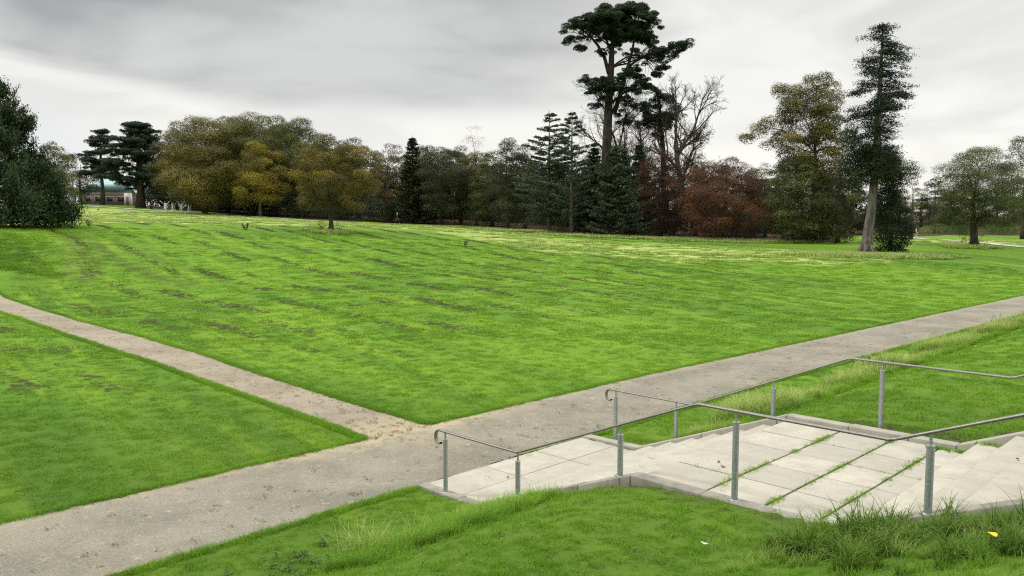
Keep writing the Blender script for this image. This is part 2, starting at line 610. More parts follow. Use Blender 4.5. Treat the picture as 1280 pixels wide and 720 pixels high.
LM = {
    'olive': leaf_mat('olive_leaves', (.040, .052, .013), (.100, .112, .025), (.190, .185, .042)),
    'brown': leaf_mat('olive_brown_leaves', (.050, .052, .015), (.140, .126, .032), (.240, .200, .048)),
    'gold': leaf_mat('golden_leaves', (.090, .075, .014), (.215, .170, .024), (.330, .265, .036)),
    'autumn': leaf_mat('turning_leaves', (.050, .058, .015), (.145, .118, .024), (.300, .205, .034)),
    'orange': leaf_mat('orange_brown_leaves', (.060, .040, .014), (.150, .090, .024), (.230, .130, .030)),
    'dark': leaf_mat('dark_green_leaves', (.018, .027, .011), (.044, .056, .022), (.085, .098, .036)),
    'pale': leaf_mat('pale_yellow_leaves', (.23, .21, .09), (.36, .33, .14), (.46, .42, .19)),
    'bluegreen': leaf_mat('blue_green_needles', (.026, .042, .024), (.068, .098, .056), (.130, .165, .092)),
    'spruce': leaf_mat('dark_needles', (.014, .026, .017), (.030, .050, .030), (.052, .080, .044)),
    'pine': leaf_mat('pine_needles', (.010, .022, .010), (.022, .042, .018), (.040, .070, .028)),
    'copper': leaf_mat('copper_leaves', (.030, .016, .011), (.070, .034, .020), (.120, .056, .028)),
    'russet': leaf_mat('russet_leaves', (.056, .027, .015), (.135, .062, .030), (.205, .096, .042)),
    'cypress': leaf_mat('cypress_sprays', (.018, .035, .013), (.040, .070, .022), (.075, .112, .034)),
    'ivy': leaf_mat('ivy_leaves', (.011, .020, .007), (.024, .042, .012), (.052, .072, .022)),
    'green': leaf_mat('mid_green_leaves', (.042, .056, .018), (.102, .120, .036), (.180, .195, .062)),
    'brush': leaf_mat('undergrowth_leaves', (.020, .022, .010), (.045, .045, .018), (.090, .080, .030)),
    'weed': leaf_mat('weed_leaves', (.030, .060, .012), (.065, .120, .020), (.115, .185, .032)),
    'dead': leaf_mat('dead_stems', (.06, .045, .025), (.12, .09, .05), (.20, .15, .08)),
}
M['thatch'] = leaf_mat('cut_grass_thatch', (.050, .052, .018), (.095, .092, .032), (.150, .132, .050))


def plain(name, col, rough=.7, metallic=0.0, noise_amt=.25, sc=6.0):
    m, t, b = mat(name)
    tc = t.new('ShaderNodeTexCoord')
    c = t.mix(t.smooth(t.noise(tc.outputs['Object'], sc, 4, .6), .3, .7, 0, noise_amt), col, [q * .6 for q in col])
    t.l.new(c, b.inputs['Base Color'])
    b.inputs['Roughness'].default_value = rough
    b.inputs['Metallic'].default_value = metallic
    return m


# ------------------------------------------------------------------ the ground
# staircase outline in (s, t)
ST_S0, ST_S1, ST_T0, ST_T1 = -.42, 11.6, -.10, 4.15


def path_mask(x, y, grow=0.0):
    s, t = st(x, y)
    a = (s < en(t) + grow) & (s > ef(t) - grow)
    b = (s <= ef(t) + .5) & (t > bl2(s) - grow) & (t < bu(s) + grow) & (s > -75)
    return a | b


def stair_mask(x, y, grow=0.0):
    s, t = st(x, y)
    return (s > ST_S0 - grow) & (s < ST_S1 + grow) & (t > ST_T0 - grow) & (t < ST_T1 + grow)


# edge of the wood: the brown leaf litter starts here (column u -> distance)
WU = np.array([-400, 60, 130, 230, 330, 430, 560, 640, 700, 780, 860, 960, 1040, 1060, 1140, 1180, 1900.])
WD = np.array([150, 150, 172, 152, 134, 130, 131, 122, 100, 96, 97, 93, 88, 90, 118, 135, 135.])


def litter_mask(x, y):
    u = 640 + x / np.maximum(y, 1) * FPX
    edge = np.interp(u, WU, WD)
    wob = 1.5 * np.sin(x * .35) + 1.1 * np.sin(x * .9 + 1)
    m = sstep(y + wob, edge, edge + 4)
    m = np.where((u > 1045) & (y < 130), 0, m)
    return np.where(y > 5, m, 0)


def meadow_mask(x, y):
    u = 640 + x / np.maximum(y, 1) * FPX
    n = 2.0 * np.sin(x * .21 + 1) + 1.5 * np.sin(x * .57 + y * .1)
    lo = np.interp(u, [-100, 100, 250, 420, 520, 600, 700, 850, 1000, 1110, 1150, 1280], [66, 74, 82, 92, 88, 76, 68, 62, 62, 66, 92, 92])
    hi = np.interp(u, [-100, 100, 250, 420, 560, 640, 760, 900, 1000, 1110, 1150, 1280], [140, 150, 138, 118, 112, 100, 84, 80, 78, 76, 112, 112])
    return np.where(y > 5, sstep(y + n, lo, lo + 4) * (1 - sstep(y + n, hi - 3, hi + 3)), 0)


_RQ = np.geomspace(20, 100, 400)


def ray_ground_fast(u, v):
    a = R_(4.905)
    cx, cy = (u - 640) / FPX, (360 - v) / FPX
    dv = np.array([cx, math.cos(a) + cy * math.sin(a), -math.sin(a) + cy * math.cos(a)])
    hit = CAM_H + dv[2] * _RQ < G(dv[0] * _RQ, dv[1] * _RQ)
    q = _RQ[hit.argmax()] if hit.any() else 60.0
    return dv[0] * q, dv[1] * q


def build_ground():
    a1 = np.arange(-36, 36.01, .16)
    a2 = np.arange(38, 322.1, 4.0)
    az = np.radians(np.concatenate([a1, a2]))
    r = np.concatenate([[.4], np.geomspace(1.2, 260, 420), np.geomspace(270, 2600, 30)])
    A, RR = np.meshgrid(az, r)
    x = (np.sin(A) * RR); y = np.cos(A) * RR
    z = G(x, y)
    s, t = st(x, y)
    # sink the ground below paths and stairs
    z = z - .035 * path_mask(x, y, -.04)
    ins = stair_mask(x, y, -.05)
    z = np.where(ins, np.minimum(z, z - .45), z)
    # shoulder of soil against the kerbs
    n, k = x.shape
    i, j = np.meshgrid(np.arange(n - 1), np.arange(k), indexing='ij')
    j2 = (j + 1) % k
    f = np.stack([i * k + j, (i + 1) * k + j, (i + 1) * k + j2, i * k + j2], -1).reshape(-1, 4)[:, ::-1]
    mb = MB().add(np.stack([x, y, z], -1).reshape(-1, 3), f)
    o = mb.obj('lawn', M['ground'], smooth=True)
    tag(o, 'wide mown park lawn with rows of cut grass and a bank beside the steps', 'lawn', kind='structure')
    for nm, val in (('litter', litter_mask(x, y)), ('meadow', meadow_mask(x, y)), ('mud', mud_mask(x, y)), ('thin', 1 - sstep(np.hypot(x, y), 12, 24))):
        at_ = o.data.attributes.new(nm, 'FLOAT', 'POINT')
        at_.data.foreach_set('value', val.ravel().astype(np.float32))


def mud_mask(x, y):
    # tyre worn turning arc near the bank, and trodden verge of the steps
    u = 640 + x / np.maximum(y, 1) * FPX
    m = np.zeros_like(x)
    tracks = [([(88, 296), (104, 312), (114, 330), (108, 350)], .75, .9), ([(112, 300), (132, 316), (150, 330), (196, 347), (240, 356)], .6, .75), ([(68, 292), (84, 306), (90, 326), (82, 346), (60, 352)], .4, .6),
              ([(140, 300), (170, 312), (215, 330), (290, 352)], .45, .5)]
    near = (y > 38) & (y < 75) & (x < -10) & (x > -40)
    for line, wd, am in tracks:
        pts = np.array([ray_ground_fast(u, v) for u, v in line])
        dist = np.full(x.shape, 99.0)
        for p0, p1 in zip(pts[:-1], pts[1:]):
            e = p1 - p0
            q = np.clip(((x - p0[0]) * e[0] + (y - p0[1]) * e[1]) / (e @ e), 0, 1)
            dist = np.minimum(dist, np.hypot(x - p0[0] - q * e[0], y - p0[1] - q * e[1]))
        m = np.maximum(m, np.exp(-(dist / wd) ** 2) * am * near)
    s, t = st(x, y)
    m = np.maximum(m, np.exp(-((t - 4.4) / .28) ** 2) * ((s > 3.8) & (s < 9.5)) * 1.0)
    m = np.maximum(m, np.exp(-((t + .25) / .14) ** 2) * ((s > 3.4) & (s < 6)) * .6)
    e = np.minimum(np.abs(s - ef(t)), np.where(s < ef(t), np.minimum(np.abs(t - bl2(s)), np.abs(t - bu(s))), 9))
    return np.maximum(m, np.exp(-(e / .12) ** 2) * .7)


build_ground()


def strip(name, a_fn, b_fn, q0, q1, step, along_t, m, label, tintfn=None, nacross=14, lift=.008):
    q = np.arange(q0, q1 + 1e-6, step)
    rs = np.random.RandomState(5)

    def rough(n, seed):
        r = np.random.RandomState(seed)
        v = r.normal(size=n)
        k = np.ones(5) / 5
        return np.convolve(v, k, 'same') * .07 + r.normal(size=n) * .012
    a = a_fn(q) + rough(len(q), 1); b = b_fn(q) + rough(len(q), 2)
    w = np.linspace(0, 1, nacross)
    C = a[:, None] * (1 - w) + b[:, None] * w
    Q = np.repeat(q[:, None], nacross, 1)
    if along_t:
        x, y = xy(C, Q)
    else:
        x, y = xy(Q, C)
    z = G(x, y) + lift
    n, k = x.shape
    i, j = np.meshgrid(np.arange(n - 1), np.arange(k - 1), indexing='ij')
    f = np.stack([i * k + j, i * k + j + 1, (i + 1) * k + j + 1, (i + 1) * k + j], -1).reshape(-1, 4)
    if along_t:
        f = f[:, ::-1]
    tint = np.zeros(len(f))
    if tintfn is not None:
        cx = x[:-1, :-1].ravel(); cy = y[:-1, :-1].ravel()
        tint = tintfn(cx, cy)
    o = MB().add(np.stack([x, y, z], -1).reshape(-1, 3), f, tint=tint).obj(name, m, smooth=True)
    # make sure faces look up
    o.data.update()
    if o.data.polygons[0].normal.z < 0:
        o.data.flip_normals()
    return tag(o, label, 'path', kind='structure')


def dusty(x, y):
    s, t = st(x, y)
    return np.exp(-((s + 3.5) / .9) ** 2 - ((t - 1.6) / 2.6) ** 2) * 1.0 + .5 * np.exp(-((s - ef(t)) / .25) ** 2)


strip('main_path', ef, en, -30, 110, .12, True, M['asphalt'], 'grey asphalt path running past the foot of the steps', dusty, 22)
strip('branch_path', bl2, bu, -75, -3.02, .12, False, M['gravel'], 'brownish worn path leading away across the lawn from the grey path', lambda x, y: np.clip(dusty(x, y), 0, 1), 14, lift=.004)


def ribbon(name, pts, width, m, label, lift=.03):
    pts = np.array(pts, float)
    tt = np.linspace(0, 1, len(pts))
    q = np.linspace(0, 1, 90)
    px = np.interp(q, tt, pts[:, 0]); py = np.interp(q, tt, pts[:, 1])
    k = np.ones(9) / 9
    pad = lambda v: np.convolve(np.pad(v, 4, 'edge'), k, 'valid')
    px, py = pad(px), pad(py)
    T = np.stack([np.gradient(px), np.gradient(py)], -1)
    T /= np.linalg.norm(T, axis=1, keepdims=True)
    N = np.stack([-T[:, 1], T[:, 0]], -1)
    w = np.linspace(-.5, .5, 5) * width
    x = px[:, None] + N[:, :1] * w; y = py[:, None] + N[:, 1:] * w
    z = G(x, y) + lift
    n, kk = x.shape
    i, j = np.meshgrid(np.arange(n - 1), np.arange(kk - 1), indexing='ij')
    f = np.stack([i * kk + j, i * kk + j + 1, (i + 1) * kk + j + 1, (i + 1) * kk + j], -1).reshape(-1, 4)
    o = MB().add(np.stack([x, y, z], -1).reshape(-1, 3), f, tint=0).obj(name, m, smooth=True)
    if o.data.polygons[0].normal.z < 0:
        o.data.flip_normals()
    return tag(o, label, 'path', kind='structure')


def gp(u, d):
    return ((u - 640) / FPX * d, d)


ribbon('distant_path', [gp(1100, 135), gp(1146, 118), gp(1212, 99), gp(1290, 86), gp(1500, 72)], 1.6, M['farpath'], 'narrow pale path curving behind the round tree', .05)
ribbon('edge_path', [gp(95, 160), gp(150, 152), gp(240, 143), gp(340, 131), gp(440, 124)], 1.6, M['farpath'], 'thin pale path in front of the outdoor gym and the wood', .05)

# ------------------------------------------------------------------ staircase
FLIGHT1, TREAD, RISE1 = 1.20, .44, 1.115 / 7
Z_LOW, Z_MID = .03, 1.145
LAND0 = FLIGHT1 + 6 * TREAD           # 3.84
FLIGHT2, TREAD2, RISE2, NST2 = 6.50, .42, .165, 9
Z_TOP = Z_MID + NST2 * RISE2


def build_stairs():
    root = thing('staircase', 'pale concrete garden steps in two flights with a paved landing between grass banks', 'steps', (S0[0], S0[1], 0), R_(-45))
    rnd = random.Random(3)

    def paving(s0, s1, t0, t1, srows, tw, z, name, base, label=None):
        mb = MB()
        edges = [s0] + srows + [s1]
        for a, b in zip(edges[:-1], edges[1:]):
            t = t0
            off = 0
            while t < t1 - .05:
                e = min(t1, t + tw * (1 + rnd.uniform(-.01, .01)))
                if t1 - e < tw * .4:
                    e = t1
                g = .009
                dz = rnd.uniform(-.004, .003)
                ga = .022 if a in srows and len(srows) > 1 else g
                mb.box(a + ga, b - g, t + g, e - g, z - .07, z + dz, tint=rnd.random())
                t = e
        o = mb.obj(name, M['slab'], root, bevel=.006)
        bb = MB().box(s0 + .01, s1 - .01, t0 + .01, t1 - .01, base, z - .014).obj('bedding', M['joint'], o)
        return o
    paving(ST_S0 + .02, FLIGHT1 + .06, .105, 3.95, [.42], 1.28, Z_LOW, 'lower_landing', -.4)
    for i in range(6):
        s0 = FLIGHT1 + i * TREAD
        z = Z_LOW + (i + 1) * RISE1
        mb = MB()
        t = .105
        while t < 3.9:
            e = min(3.95, t + 1.92)
            mb.box(s0 + rnd.uniform(-.004, .004), s0 + TREAD + .05, t + .003, e - .003, z - RISE1 - .02, z + rnd.uniform(-.003, .003), tint=rnd.uniform(.1, .45))
            t = e
        mb.obj('step', M['slab'], root, bevel=.012)
    paving(LAND0, FLIGHT2 + .06, .105, 3.95, [4.70, 5.42, 6.03], .72, Z_MID, 'middle_landing', .3)
    for i in range(NST2 - 1):
        s0 = FLIGHT2 + i * TREAD2
        z = Z_MID + (i + 1) * RISE2
        mb = MB()
        t = .105
        while t < 3.9:
            e = min(3.95, t + 1.92)
            mb.box(s0 + rnd.uniform(-.004, .004), s0 + TREAD2 + .05, t + .003, e - .003, z - RISE2 - .02, z + rnd.uniform(-.003, .003), tint=rnd.random())
            t = e
        mb.obj('step', M['slab'], root, bevel=.012)
    sT = FLIGHT2 + (NST2 - 1) * TREAD2
    paving(sT, ST_S1, .105, 3.95, [sT + .7], .96, Z_TOP, 'upper_landing', 1.5)

    def flank(t0, t1, up, name, m, label, lowcut=.55):
        # outline in (s, z): follows the slope of the steps
        top = [(ST_S0, Z_LOW + .012 + up * .6), (FLIGHT1 - .30, Z_LOW + .02 + up), (LAND0 - .06, Z_MID + .015 + up), (FLIGHT2 - .28, Z_MID + .015 + up),
               (sT - .05, Z_TOP + .015 + up), (ST_S1, Z_TOP + .015 + up)]
        bot = [(s, z - lowcut - up) for s, z in top][::-1]
        # pieces with narrow joints along their length
        cuts = [ST_S0, .55, FLIGHT1 - .30] + list(np.arange(FLIGHT1 - .3 + .68, LAND0 - .2, .68)) + [LAND0 - .06] + [4.75, 5.6] + [FLIGHT2 - .28] + list(np.arange(FLIGHT2 + .9, sT - .3, 1.2)) + [sT - .05, ST_S1]
        ts = np.array(top)
        mb = MB()
        for a, b in zip(cuts[:-1], cuts[1:]):
            q = [a + .004, b - .004]
            zz = np.interp(q, ts[:, 0], ts[:, 1]) + rnd.uniform(-.006, .006)
            jt = rnd.uniform(-.006, .006)
            mb.prism([(q[0], zz[0] - lowcut - up), (q[1], zz[1] - lowcut - up), (q[1], zz[1]), (q[0], zz[0])], t0 + jt, t1 + jt)
        o = mb.obj(name, m, root, bevel=.014)
        o['label'] = label
        return o
    flank(-.10, .10, 0.0, 'flank_wall', M['wallc'], 'low stained concrete edge on the side towards the viewer')
    flank(3.955, 4.15, .04, 'kerb', M['kerb'], 'raised weathered concrete kerb on the far side')
    return root


build_stairs()

SLOPE1 = (2.145 - 1.0) / (4.62 - 1.80)


def build_handrail(t, label, posts, c1, c2, dz2=0.0):
    root = thing('handrail', label, 'handrail', (S0[0], S0[1], 0), R_(-45))
    # rail centre line in (s, z)
    P = [(0.05, 1.0), (c1, 1.0), (c2, 2.145 + dz2), (6.77, 2.145 + dz2), (10.4, 2.145 + dz2 + 3.63 * .40)]
    rz = lambda s: float(np.interp(s, [p[0] for p in P], [p[1] for p in P]))
    # flat rounded bar swept along the line: 52 x 18 mm
    prof = []
    for k in range(12):
        a = k / 12 * 2 * math.pi
        prof.append((math.copysign(abs(math.cos(a)) ** .5, math.cos(a)) * .030, math.copysign(abs(math.sin(a)) ** .6, math.sin(a)) * .015))
    mb = MB()

    def sweep(line):
        line = np.array(line, float)
        T = np.gradient(line, axis=0)
        T /= np.linalg.norm(T, axis=1, keepdims=True)
        ring = []
        for (s, z), (ts, tz) in zip(line, T):
            for (a, b) in prof:
                ring.append((s - tz * b, t + a, z + ts * b))
        n, k = len(line), len(prof)
        i, j = np.meshgrid(np.arange(n - 1), np.arange(k), indexing='ij')
        j2 = (j + 1) % k
        f = np.stack([i * k + j, (i + 1) * k + j, (i + 1) * k + j2, i * k + j2], -1).reshape(-1, 4)
        return ring, f
    seg = []
    for a, b in zip(P[:-1], P[1:]):
        for q in np.linspace(.012, .988, 6):
            seg.append((a[0] + (b[0] - a[0]) * q, a[1] + (b[1] - a[1]) * q))
    ring, f = sweep(seg)
    mb.add(ring, f)
    mb.obj('rail', M['rail'], root, smooth=True)
    # the end curls over and down, towards the path
    cur = [(P[0][0] + .01, 1.0)]
    r0 = .115
    for k in range(0, 17):
        a = R_(90 + k * 13.0)
        rr = r0 * (1 - .012 * k)
        cur.append((P[0][0] + rr * math.cos(a) * .85, 1.0 - r0 + rr * math.sin(a)))
    ring, f = sweep(cur)
    MB().add(ring, f).obj('rail_end', M['rail'], root, smooth=True)
    for k in (1, 2, 3):
        s, z = P[k]
        MB().tube([(s, t - .028, z), (s, t + .028, z)], .0125, 10).obj('joint_pin', M['rail'], root, smooth=True)
    for s, zb in posts:
        zr = rz(s)
        h = zr - zb
        po = MB()
        po.tube([(s, t, zb), (s, t, zb + h - .13)], .036, 14)
        o = po.obj('post', M['galv'], root, smooth=True)
        em = o.modifiers.new('edges', 'EDGE_SPLIT'); em.split_angle = R_(40)
        cap = MB()
        cap.tube([(s, t, zb + h - .132), (s, t, zb + h - .122)], .039, 14)
        cap.tube([(s, t, zb + h - .123), (s, t, zr - .008)], .015, 10)
        c = cap.obj('post_head', M['galv'], o, smooth=True)
        c.modifiers.new('edges', 'EDGE_SPLIT').split_angle = R_(40)
        b = MB()
        b.box(s - .06, s + .06, t - .045, t + .045, zb - .001, zb + .008)
        for dx in (-.045, .045):
            b.tube([(s + dx, t, zb + .008), (s + dx, t, zb + .020)], .008, 6)
        b.obj('base_plate', M['galv'], o)
    return root


def kz(s, up):     # top of the flank at s
    sT = FLIGHT2 + (NST2 - 1) * TREAD2
    return float(np.interp(s, [ST_S0, FLIGHT1 - .3, LAND0 - .06, FLIGHT2 - .28, sT], [Z_LOW + .012, Z_LOW + .02, Z_MID + .015, Z_MID + .015, Z_TOP + .015])) + up


build_handrail(0.0, 'steel handrail along the side of the steps nearest the viewer',
               [(s, kz(s, .002)) for s in (.19, 1.76, 3.55, 5.13, 7.12, 9.6)], 1.76, 4.64, .02)
build_handrail(4.26, 'steel handrail on the far grass side of the steps next to the kerb',
               [(s, float(G1(*xy(s, 4.26))) - .04) for s in (.19, 1.55, 3.40, 5.10, 7.9, 9.8)], 1.90, 4.62, .02)

# ------------------------------------------------------------------ trees
def lathe_noise(rs, k=5):
    ph = rs.uniform(0, 6.28, k); am = rs.uniform(.3, 1, k) / np.arange(1, k + 1) ** .6
    return lambda a, h: sum(am[i] * np.sin((i + 1) * a + ph[i] + h * (1.3 + i)) for i in range(k)) / am.sum()


def leaf_cloud(mb, rs, cen, nrm, size, tint, aspect=.5, flop=.8, along=None):
    """Leaf shaped faces at the points cen, facing roughly along nrm."""
    n = len(cen)
    N = nrm + rs.normal(size=(n, 3)) * flop
    N /= np.maximum(np.linalg.norm(N, axis=1, keepdims=True), 1e-6)
    A = rs.normal(size=(n, 3)) if along is None else along + rs.normal(size=(n, 3)) * .35
    A -= N * (A * N).sum(1, keepdims=True)
    A /= np.maximum(np.linalg.norm(A, axis=1, keepdims=True), 1e-6)
    B = np.cross(N, A)
    L = (size * rs.uniform(.6, 1.3, n))[:, None]
    W = L * aspect
    fold = N * L * .12
    v = np.stack([cen - A * L * .5, cen + B * W * .5 + fold, cen + A * L * .5, cen - B * W * .5 + fold], 1).reshape(-1, 3)
    f = np.arange(n * 4).reshape(n, 4)
    mb.add(v, f, tint=np.clip(tint, 0, 1))


def curve(p0, p1, rs, n=6, sag=0.0, jit=.06):
    p0 = np.asarray(p0, float); p1 = np.asarray(p1, float)
    q = np.linspace(0, 1, n)[:, None]
    L = np.linalg.norm(p1 - p0)
    P = p0 + (p1 - p0) * q
    w = np.sin(q * math.pi)
    P = P + w * rs.normal(size=3) * L * jit + rs.normal(size=(n, 3)) * L * jit * .25 * w
    P[:, 2] += (w[:, 0]) * sag * L
    return P


def fork_tree(rs, wood, tips_target, trunk, r0, limb_r=.5, sides=7, limb_from=.35, nl=8):
    """Limbs from the trunk towards groups of targets, then branches from the limbs to every target."""
    tr = np.asarray(trunk, float)
    H = tr[-1, 2]
    rad = r0 * (1 - .8 * np.linspace(0, 1, len(tr)) ** 1.1)
    rad[0] = r0 * 1.35
    wood.tube(tr, rad, 9)
    tg = np.asarray(tips_target, float)
    nodes = [tr[i] for i in range(len(tr)) if tr[i, 2] > H * limb_from]
    nrad = [rad[i] for i in range(len(tr)) if tr[i, 2] > H * limb_from]
    # k means of the targets
    nl = min(nl, len(tg))
    cen = tg[rs.choice(len(tg), nl, replace=False)]
    for _ in range(5):
        lab = ((tg[:, None] - cen[None]) ** 2).sum(-1).argmin(1)
        for k in range(nl):
            if (lab == k).any():
                cen[k] = tg[lab == k].mean(0)
    base_nodes = np.array(nodes); base_rad = np.array(nrad)
    for k in range(nl):
        sub = tg[lab == k]
        if not len(sub):
            continue
        c = cen[k]
        # start lower than the target, nearer the trunk
        cost = np.linalg.norm(base_nodes - c, axis=1) + np.maximum(0, base_nodes[:, 2] - c[2] + .25 * np.linalg.norm(c[:2] - base_nodes[:, :2], axis=1)) * 2
        i = cost.argmin()
        P = curve(base_nodes[i], c, rs, 7, .10, .07)
        r = np.linspace(max(.03, base_rad[i] * limb_r), .028 + .008 * r0, 7)
        wood.tube(P, r, sides, cap=False)
        for s in sub:
            dd = np.linalg.norm(P[2:] - s, axis=1)
            j = 2 + dd.argmin()
            j = max(1, j - 1)
            Q = curve(P[j], s, rs, 5, .06, .09)
            wood.tube(Q, np.linspace(r[j] * .55, .012, 5), 4, cap=False)


def lobes_in(rs, H, cb, R, n, shape, squash=.66, rl=(.17, .30), cx=0.0, cy=0.0, shell=.55):
    """Lobe centres and radii in an uneven crown: shape(q) gives the relative radius at height q of the crown (0..1)."""
    nz = lathe_noise(rs)
    out = []
    tries = 0
    while len(out) < n and tries < n * 60:
        tries += 1
        q = rs.uniform(0, 1)
        a = rs.uniform(0, 2 * math.pi)
        rr = R * shape(q) * (1 + .36 * nz(a, q * 3))
        if rs.uniform() > (rr / R) ** 1.0 + .12:
            continue
        f = rs.uniform(shell, 1.0) if rs.uniform() < .8 else rs.uniform(0, shell)
        lr = R * rs.uniform(*rl) * (.75 + .25 * shape(q))
        rr = max(rr - lr * .8, 0)
        c = np.array([cx + math.cos(a) * rr * f, cy + math.sin(a) * rr * f, cb + (H - cb) * q])
        c[2] = min(c[2], H - lr * squash * .8)
        if any(np.linalg.norm(c - o[0]) < .60 * (lr + o[1]) for o in out):
            continue
        out.append((c, lr, lr * squash))
    return out


LEAF_K, LEAF_N = .56, 2.9        # finer, more numerous leaves


def fill_lobes(mb, rs, lobes, per_m2, leaf, aspect=.55, fuzz=.22, tint_mid=.5, tint_var=.22, top_light=.15, cutoff=None, flop=.8):
    leaf = leaf * LEAF_K
    per_m2 = per_m2 * LEAF_N
    for c, r, rz in lobes:
        n = int(4 * math.pi * r * (r + rz) / 2 * per_m2 * rs.uniform(.75, 1.25)) + 6
        d = rs.normal(size=(n, 3)); d /= np.linalg.norm(d, axis=1, keepdims=True)
        d[:, 2] = np.where((d[:, 2] < -.2) & (rs.uniform(size=n) < .6), -d[:, 2], d[:, 2])
        f = (rs.uniform(.55, 1.0, n) ** .5) + np.abs(rs.normal(size=n)) * fuzz * .7
        # broken surface: small sprays
        k = max(4, n // 14)
        sp = rs.normal(size=(k, 3)); sp /= np.linalg.norm(sp, axis=1, keepdims=True)
        near = (d @ sp.T).max(1)
        f = f * (1 + .22 * (near > np.median(near)))
        p = c + d * f[:, None] * np.array([r, r, rz])
        t0 = tint_mid + rs.normal() * tint_var * 1.25
        leaf_cloud(mb, rs, p, d * 1.2 + np.array([0, 0, .45]), np.full(n, leaf), t0 + rs.normal(size=n) * .07, aspect, flop * .55)


ROUND = lambda q: max(0.0, 1 - ((q - .42) / .60) ** 2) ** .55
DOME = lambda q: max(0.0, 1 - (max(0, q - .18) / .84) ** 2) ** .6 * min(1, .72 + q * 1.6)
TALL = lambda q: max(0.0, 1 - ((q - .38) / .66) ** 2) ** .7
SPREAD = lambda q: max(0.0, 1 - ((q - .50) / .56) ** 2) ** .45


def broadleaf(name, label, loc, H, R, cb, leafm, seed, barkm='bark', n=42, shape=ROUND, per=26, leaf=.26, r0=None, rl=(.17, .30), tint=.5, tv=.2,
              group=None, trunk_lean=(0, 0), shell=.55, sprouts=False, fuzz=.22, nl=8, extra=None, trunk_top=.72):
    rs = np.random.RandomState(seed)
    root = thing(name, label, 'tree', loc, 0, group)
    r0 = r0 or H * .024
    wood, fol = MB(), MB()
    lobes = lobes_in(rs, H, cb, R, n, shape, rl=rl, shell=shell)
    if extra:
        lobes += extra(rs)
    q = np.linspace(0, 1, 8)
    tr = np.stack([trunk_lean[0] * q + np.sin(q * 4 + seed) * R * .03, trunk_lean[1] * q + np.cos(q * 3 + seed) * R * .03 - R * .03 * math.cos(seed), q * H * trunk_top - .15 * (q == 0)], -1)
    fork_tree(rs, wood, [l[0] for l in lobes], tr, r0, nl=nl, limb_from=.28)
    fill_lobes(fol, rs, lobes, per, leaf, tint_mid=tint, tint_var=tv, fuzz=fuzz)
    wood.obj('trunk', M[barkm], root, smooth=True)
    fol.obj('crown', LM[leafm], root)
    if sprouts:
        for k in range(9):
            sp = MB()
            a = rs.uniform(0, 6.28); rr = rs.uniform(.4, 1.3)
            b = np.array([math.cos(a) * rr, math.sin(a) * rr * .6, -.05])
            e = b + np.array([math.cos(a) * .3, math.sin(a) * .3, rs.uniform(.4, 1.3)])
            sp.tube(curve(b, e, rs, 5, 0, .1), np.linspace(.02, .006, 5), 4)
            pts = b + (e - b) * rs.uniform(.3, 1.1, (18, 1)) + rs.normal(size=(18, 3)) * .13
            leaf_cloud(sp, rs, pts, np.tile([0, 0, 1.0], (18, 1)), np.full(18, .16), np.full(18, .5))
            sp.obj('basal_shoot', LM['dead'], root)
    return root


def conifer(name, label, loc, H, R, leafm, seed, cb=.6, whorl=.55, nb=6, droop=-.12, dens=1.0, shape=None, r0=None, barkm='bark', thin_top=0.0, up=0.0,
            spray=.5, group=None, tint=.5, lean=None):
    rs = np.random.RandomState(seed)
    root = thing(name, label, 'tree', loc, 0, group)
    wood, fol = MB(), MB()
    r0 = r0 or H * .017
    q = np.linspace(0, 1, 12)
    lx = np.zeros(12) if lean is None else np.interp(q, lean[0], lean[1])
    wood.tube(np.stack([lx, np.zeros(12), q * H - .15 * (q == 0)], -1), r0 * (1 - .96 * q ** 1.1) + .012, 8)
    shape = shape or (lambda k: (1 - k) ** .8)
    z = cb
    while z < H - .15:
        k = (z - cb) / (H - cb)
        rad = R * shape(k) + .12
        m = max(3, int(nb * (.6 + .4 * (1 - k)) + rs.uniform(-1, 1)))
        a0 = rs.uniform(0, 6.28)
        for b in range(m):
            a = a0 + b * 6.283 / m + rs.normal() * .22
            L = rad * rs.uniform(.62, 1.12)
            if rs.uniform() < thin_top * k:
                continue
            x0 = float(np.interp(z / H, q, lx))
            p0 = np.array([x0, 0, z + rs.normal() * .1])
            dirv = np.array([math.cos(a), math.sin(a), up])
            n = 6
            s = np.linspace(0, 1, n)[:, None]
            P = p0 + dirv * L * s
            P[:, 2] += droop * L * np.sin(s[:, 0] * 2.2) + (.10 * L * s[:, 0] ** 3 if droop < 0 else 0)
            wood.tube(P, np.linspace(max(.012, .018 * L), .006, n), 3, cap=False)
            cnt = int((16 + 22 * L) * dens)
            u = rs.uniform(.12, 1.06, cnt) ** .75
            base = np.stack([np.interp(u, s[:, 0], P[:, c]) for c in range(3)], -1)
            side = np.array([-math.sin(a), math.cos(a), 0])
            wv = rs.normal(size=cnt) * (.10 + .30 * (1 - u) * L * .55 + .08)
            base += side * wv[:, None] + rs.normal(size=(cnt, 3)) * .05
            base[:, 2] -= np.abs(wv) * .25 + rs.uniform(0, .16, cnt)
            al = dirv * .8 + side * np.sign(wv)[:, None] * .9 + np.array([0, 0, -.25])
            leaf_cloud(fol, rs, base, np.tile([0, 0, 1.0], (cnt, 1)), np.full(cnt, spray), tint + rs.normal() * .12 + rs.normal(size=cnt) * .12, .34, .55, al)
        z += whorl * rs.uniform(.75, 1.25) * (1 - .35 * k)
    wood.obj('trunk', M[barkm], root, smooth=True)
    fol.obj('crown', LM[leafm], root)
    return root


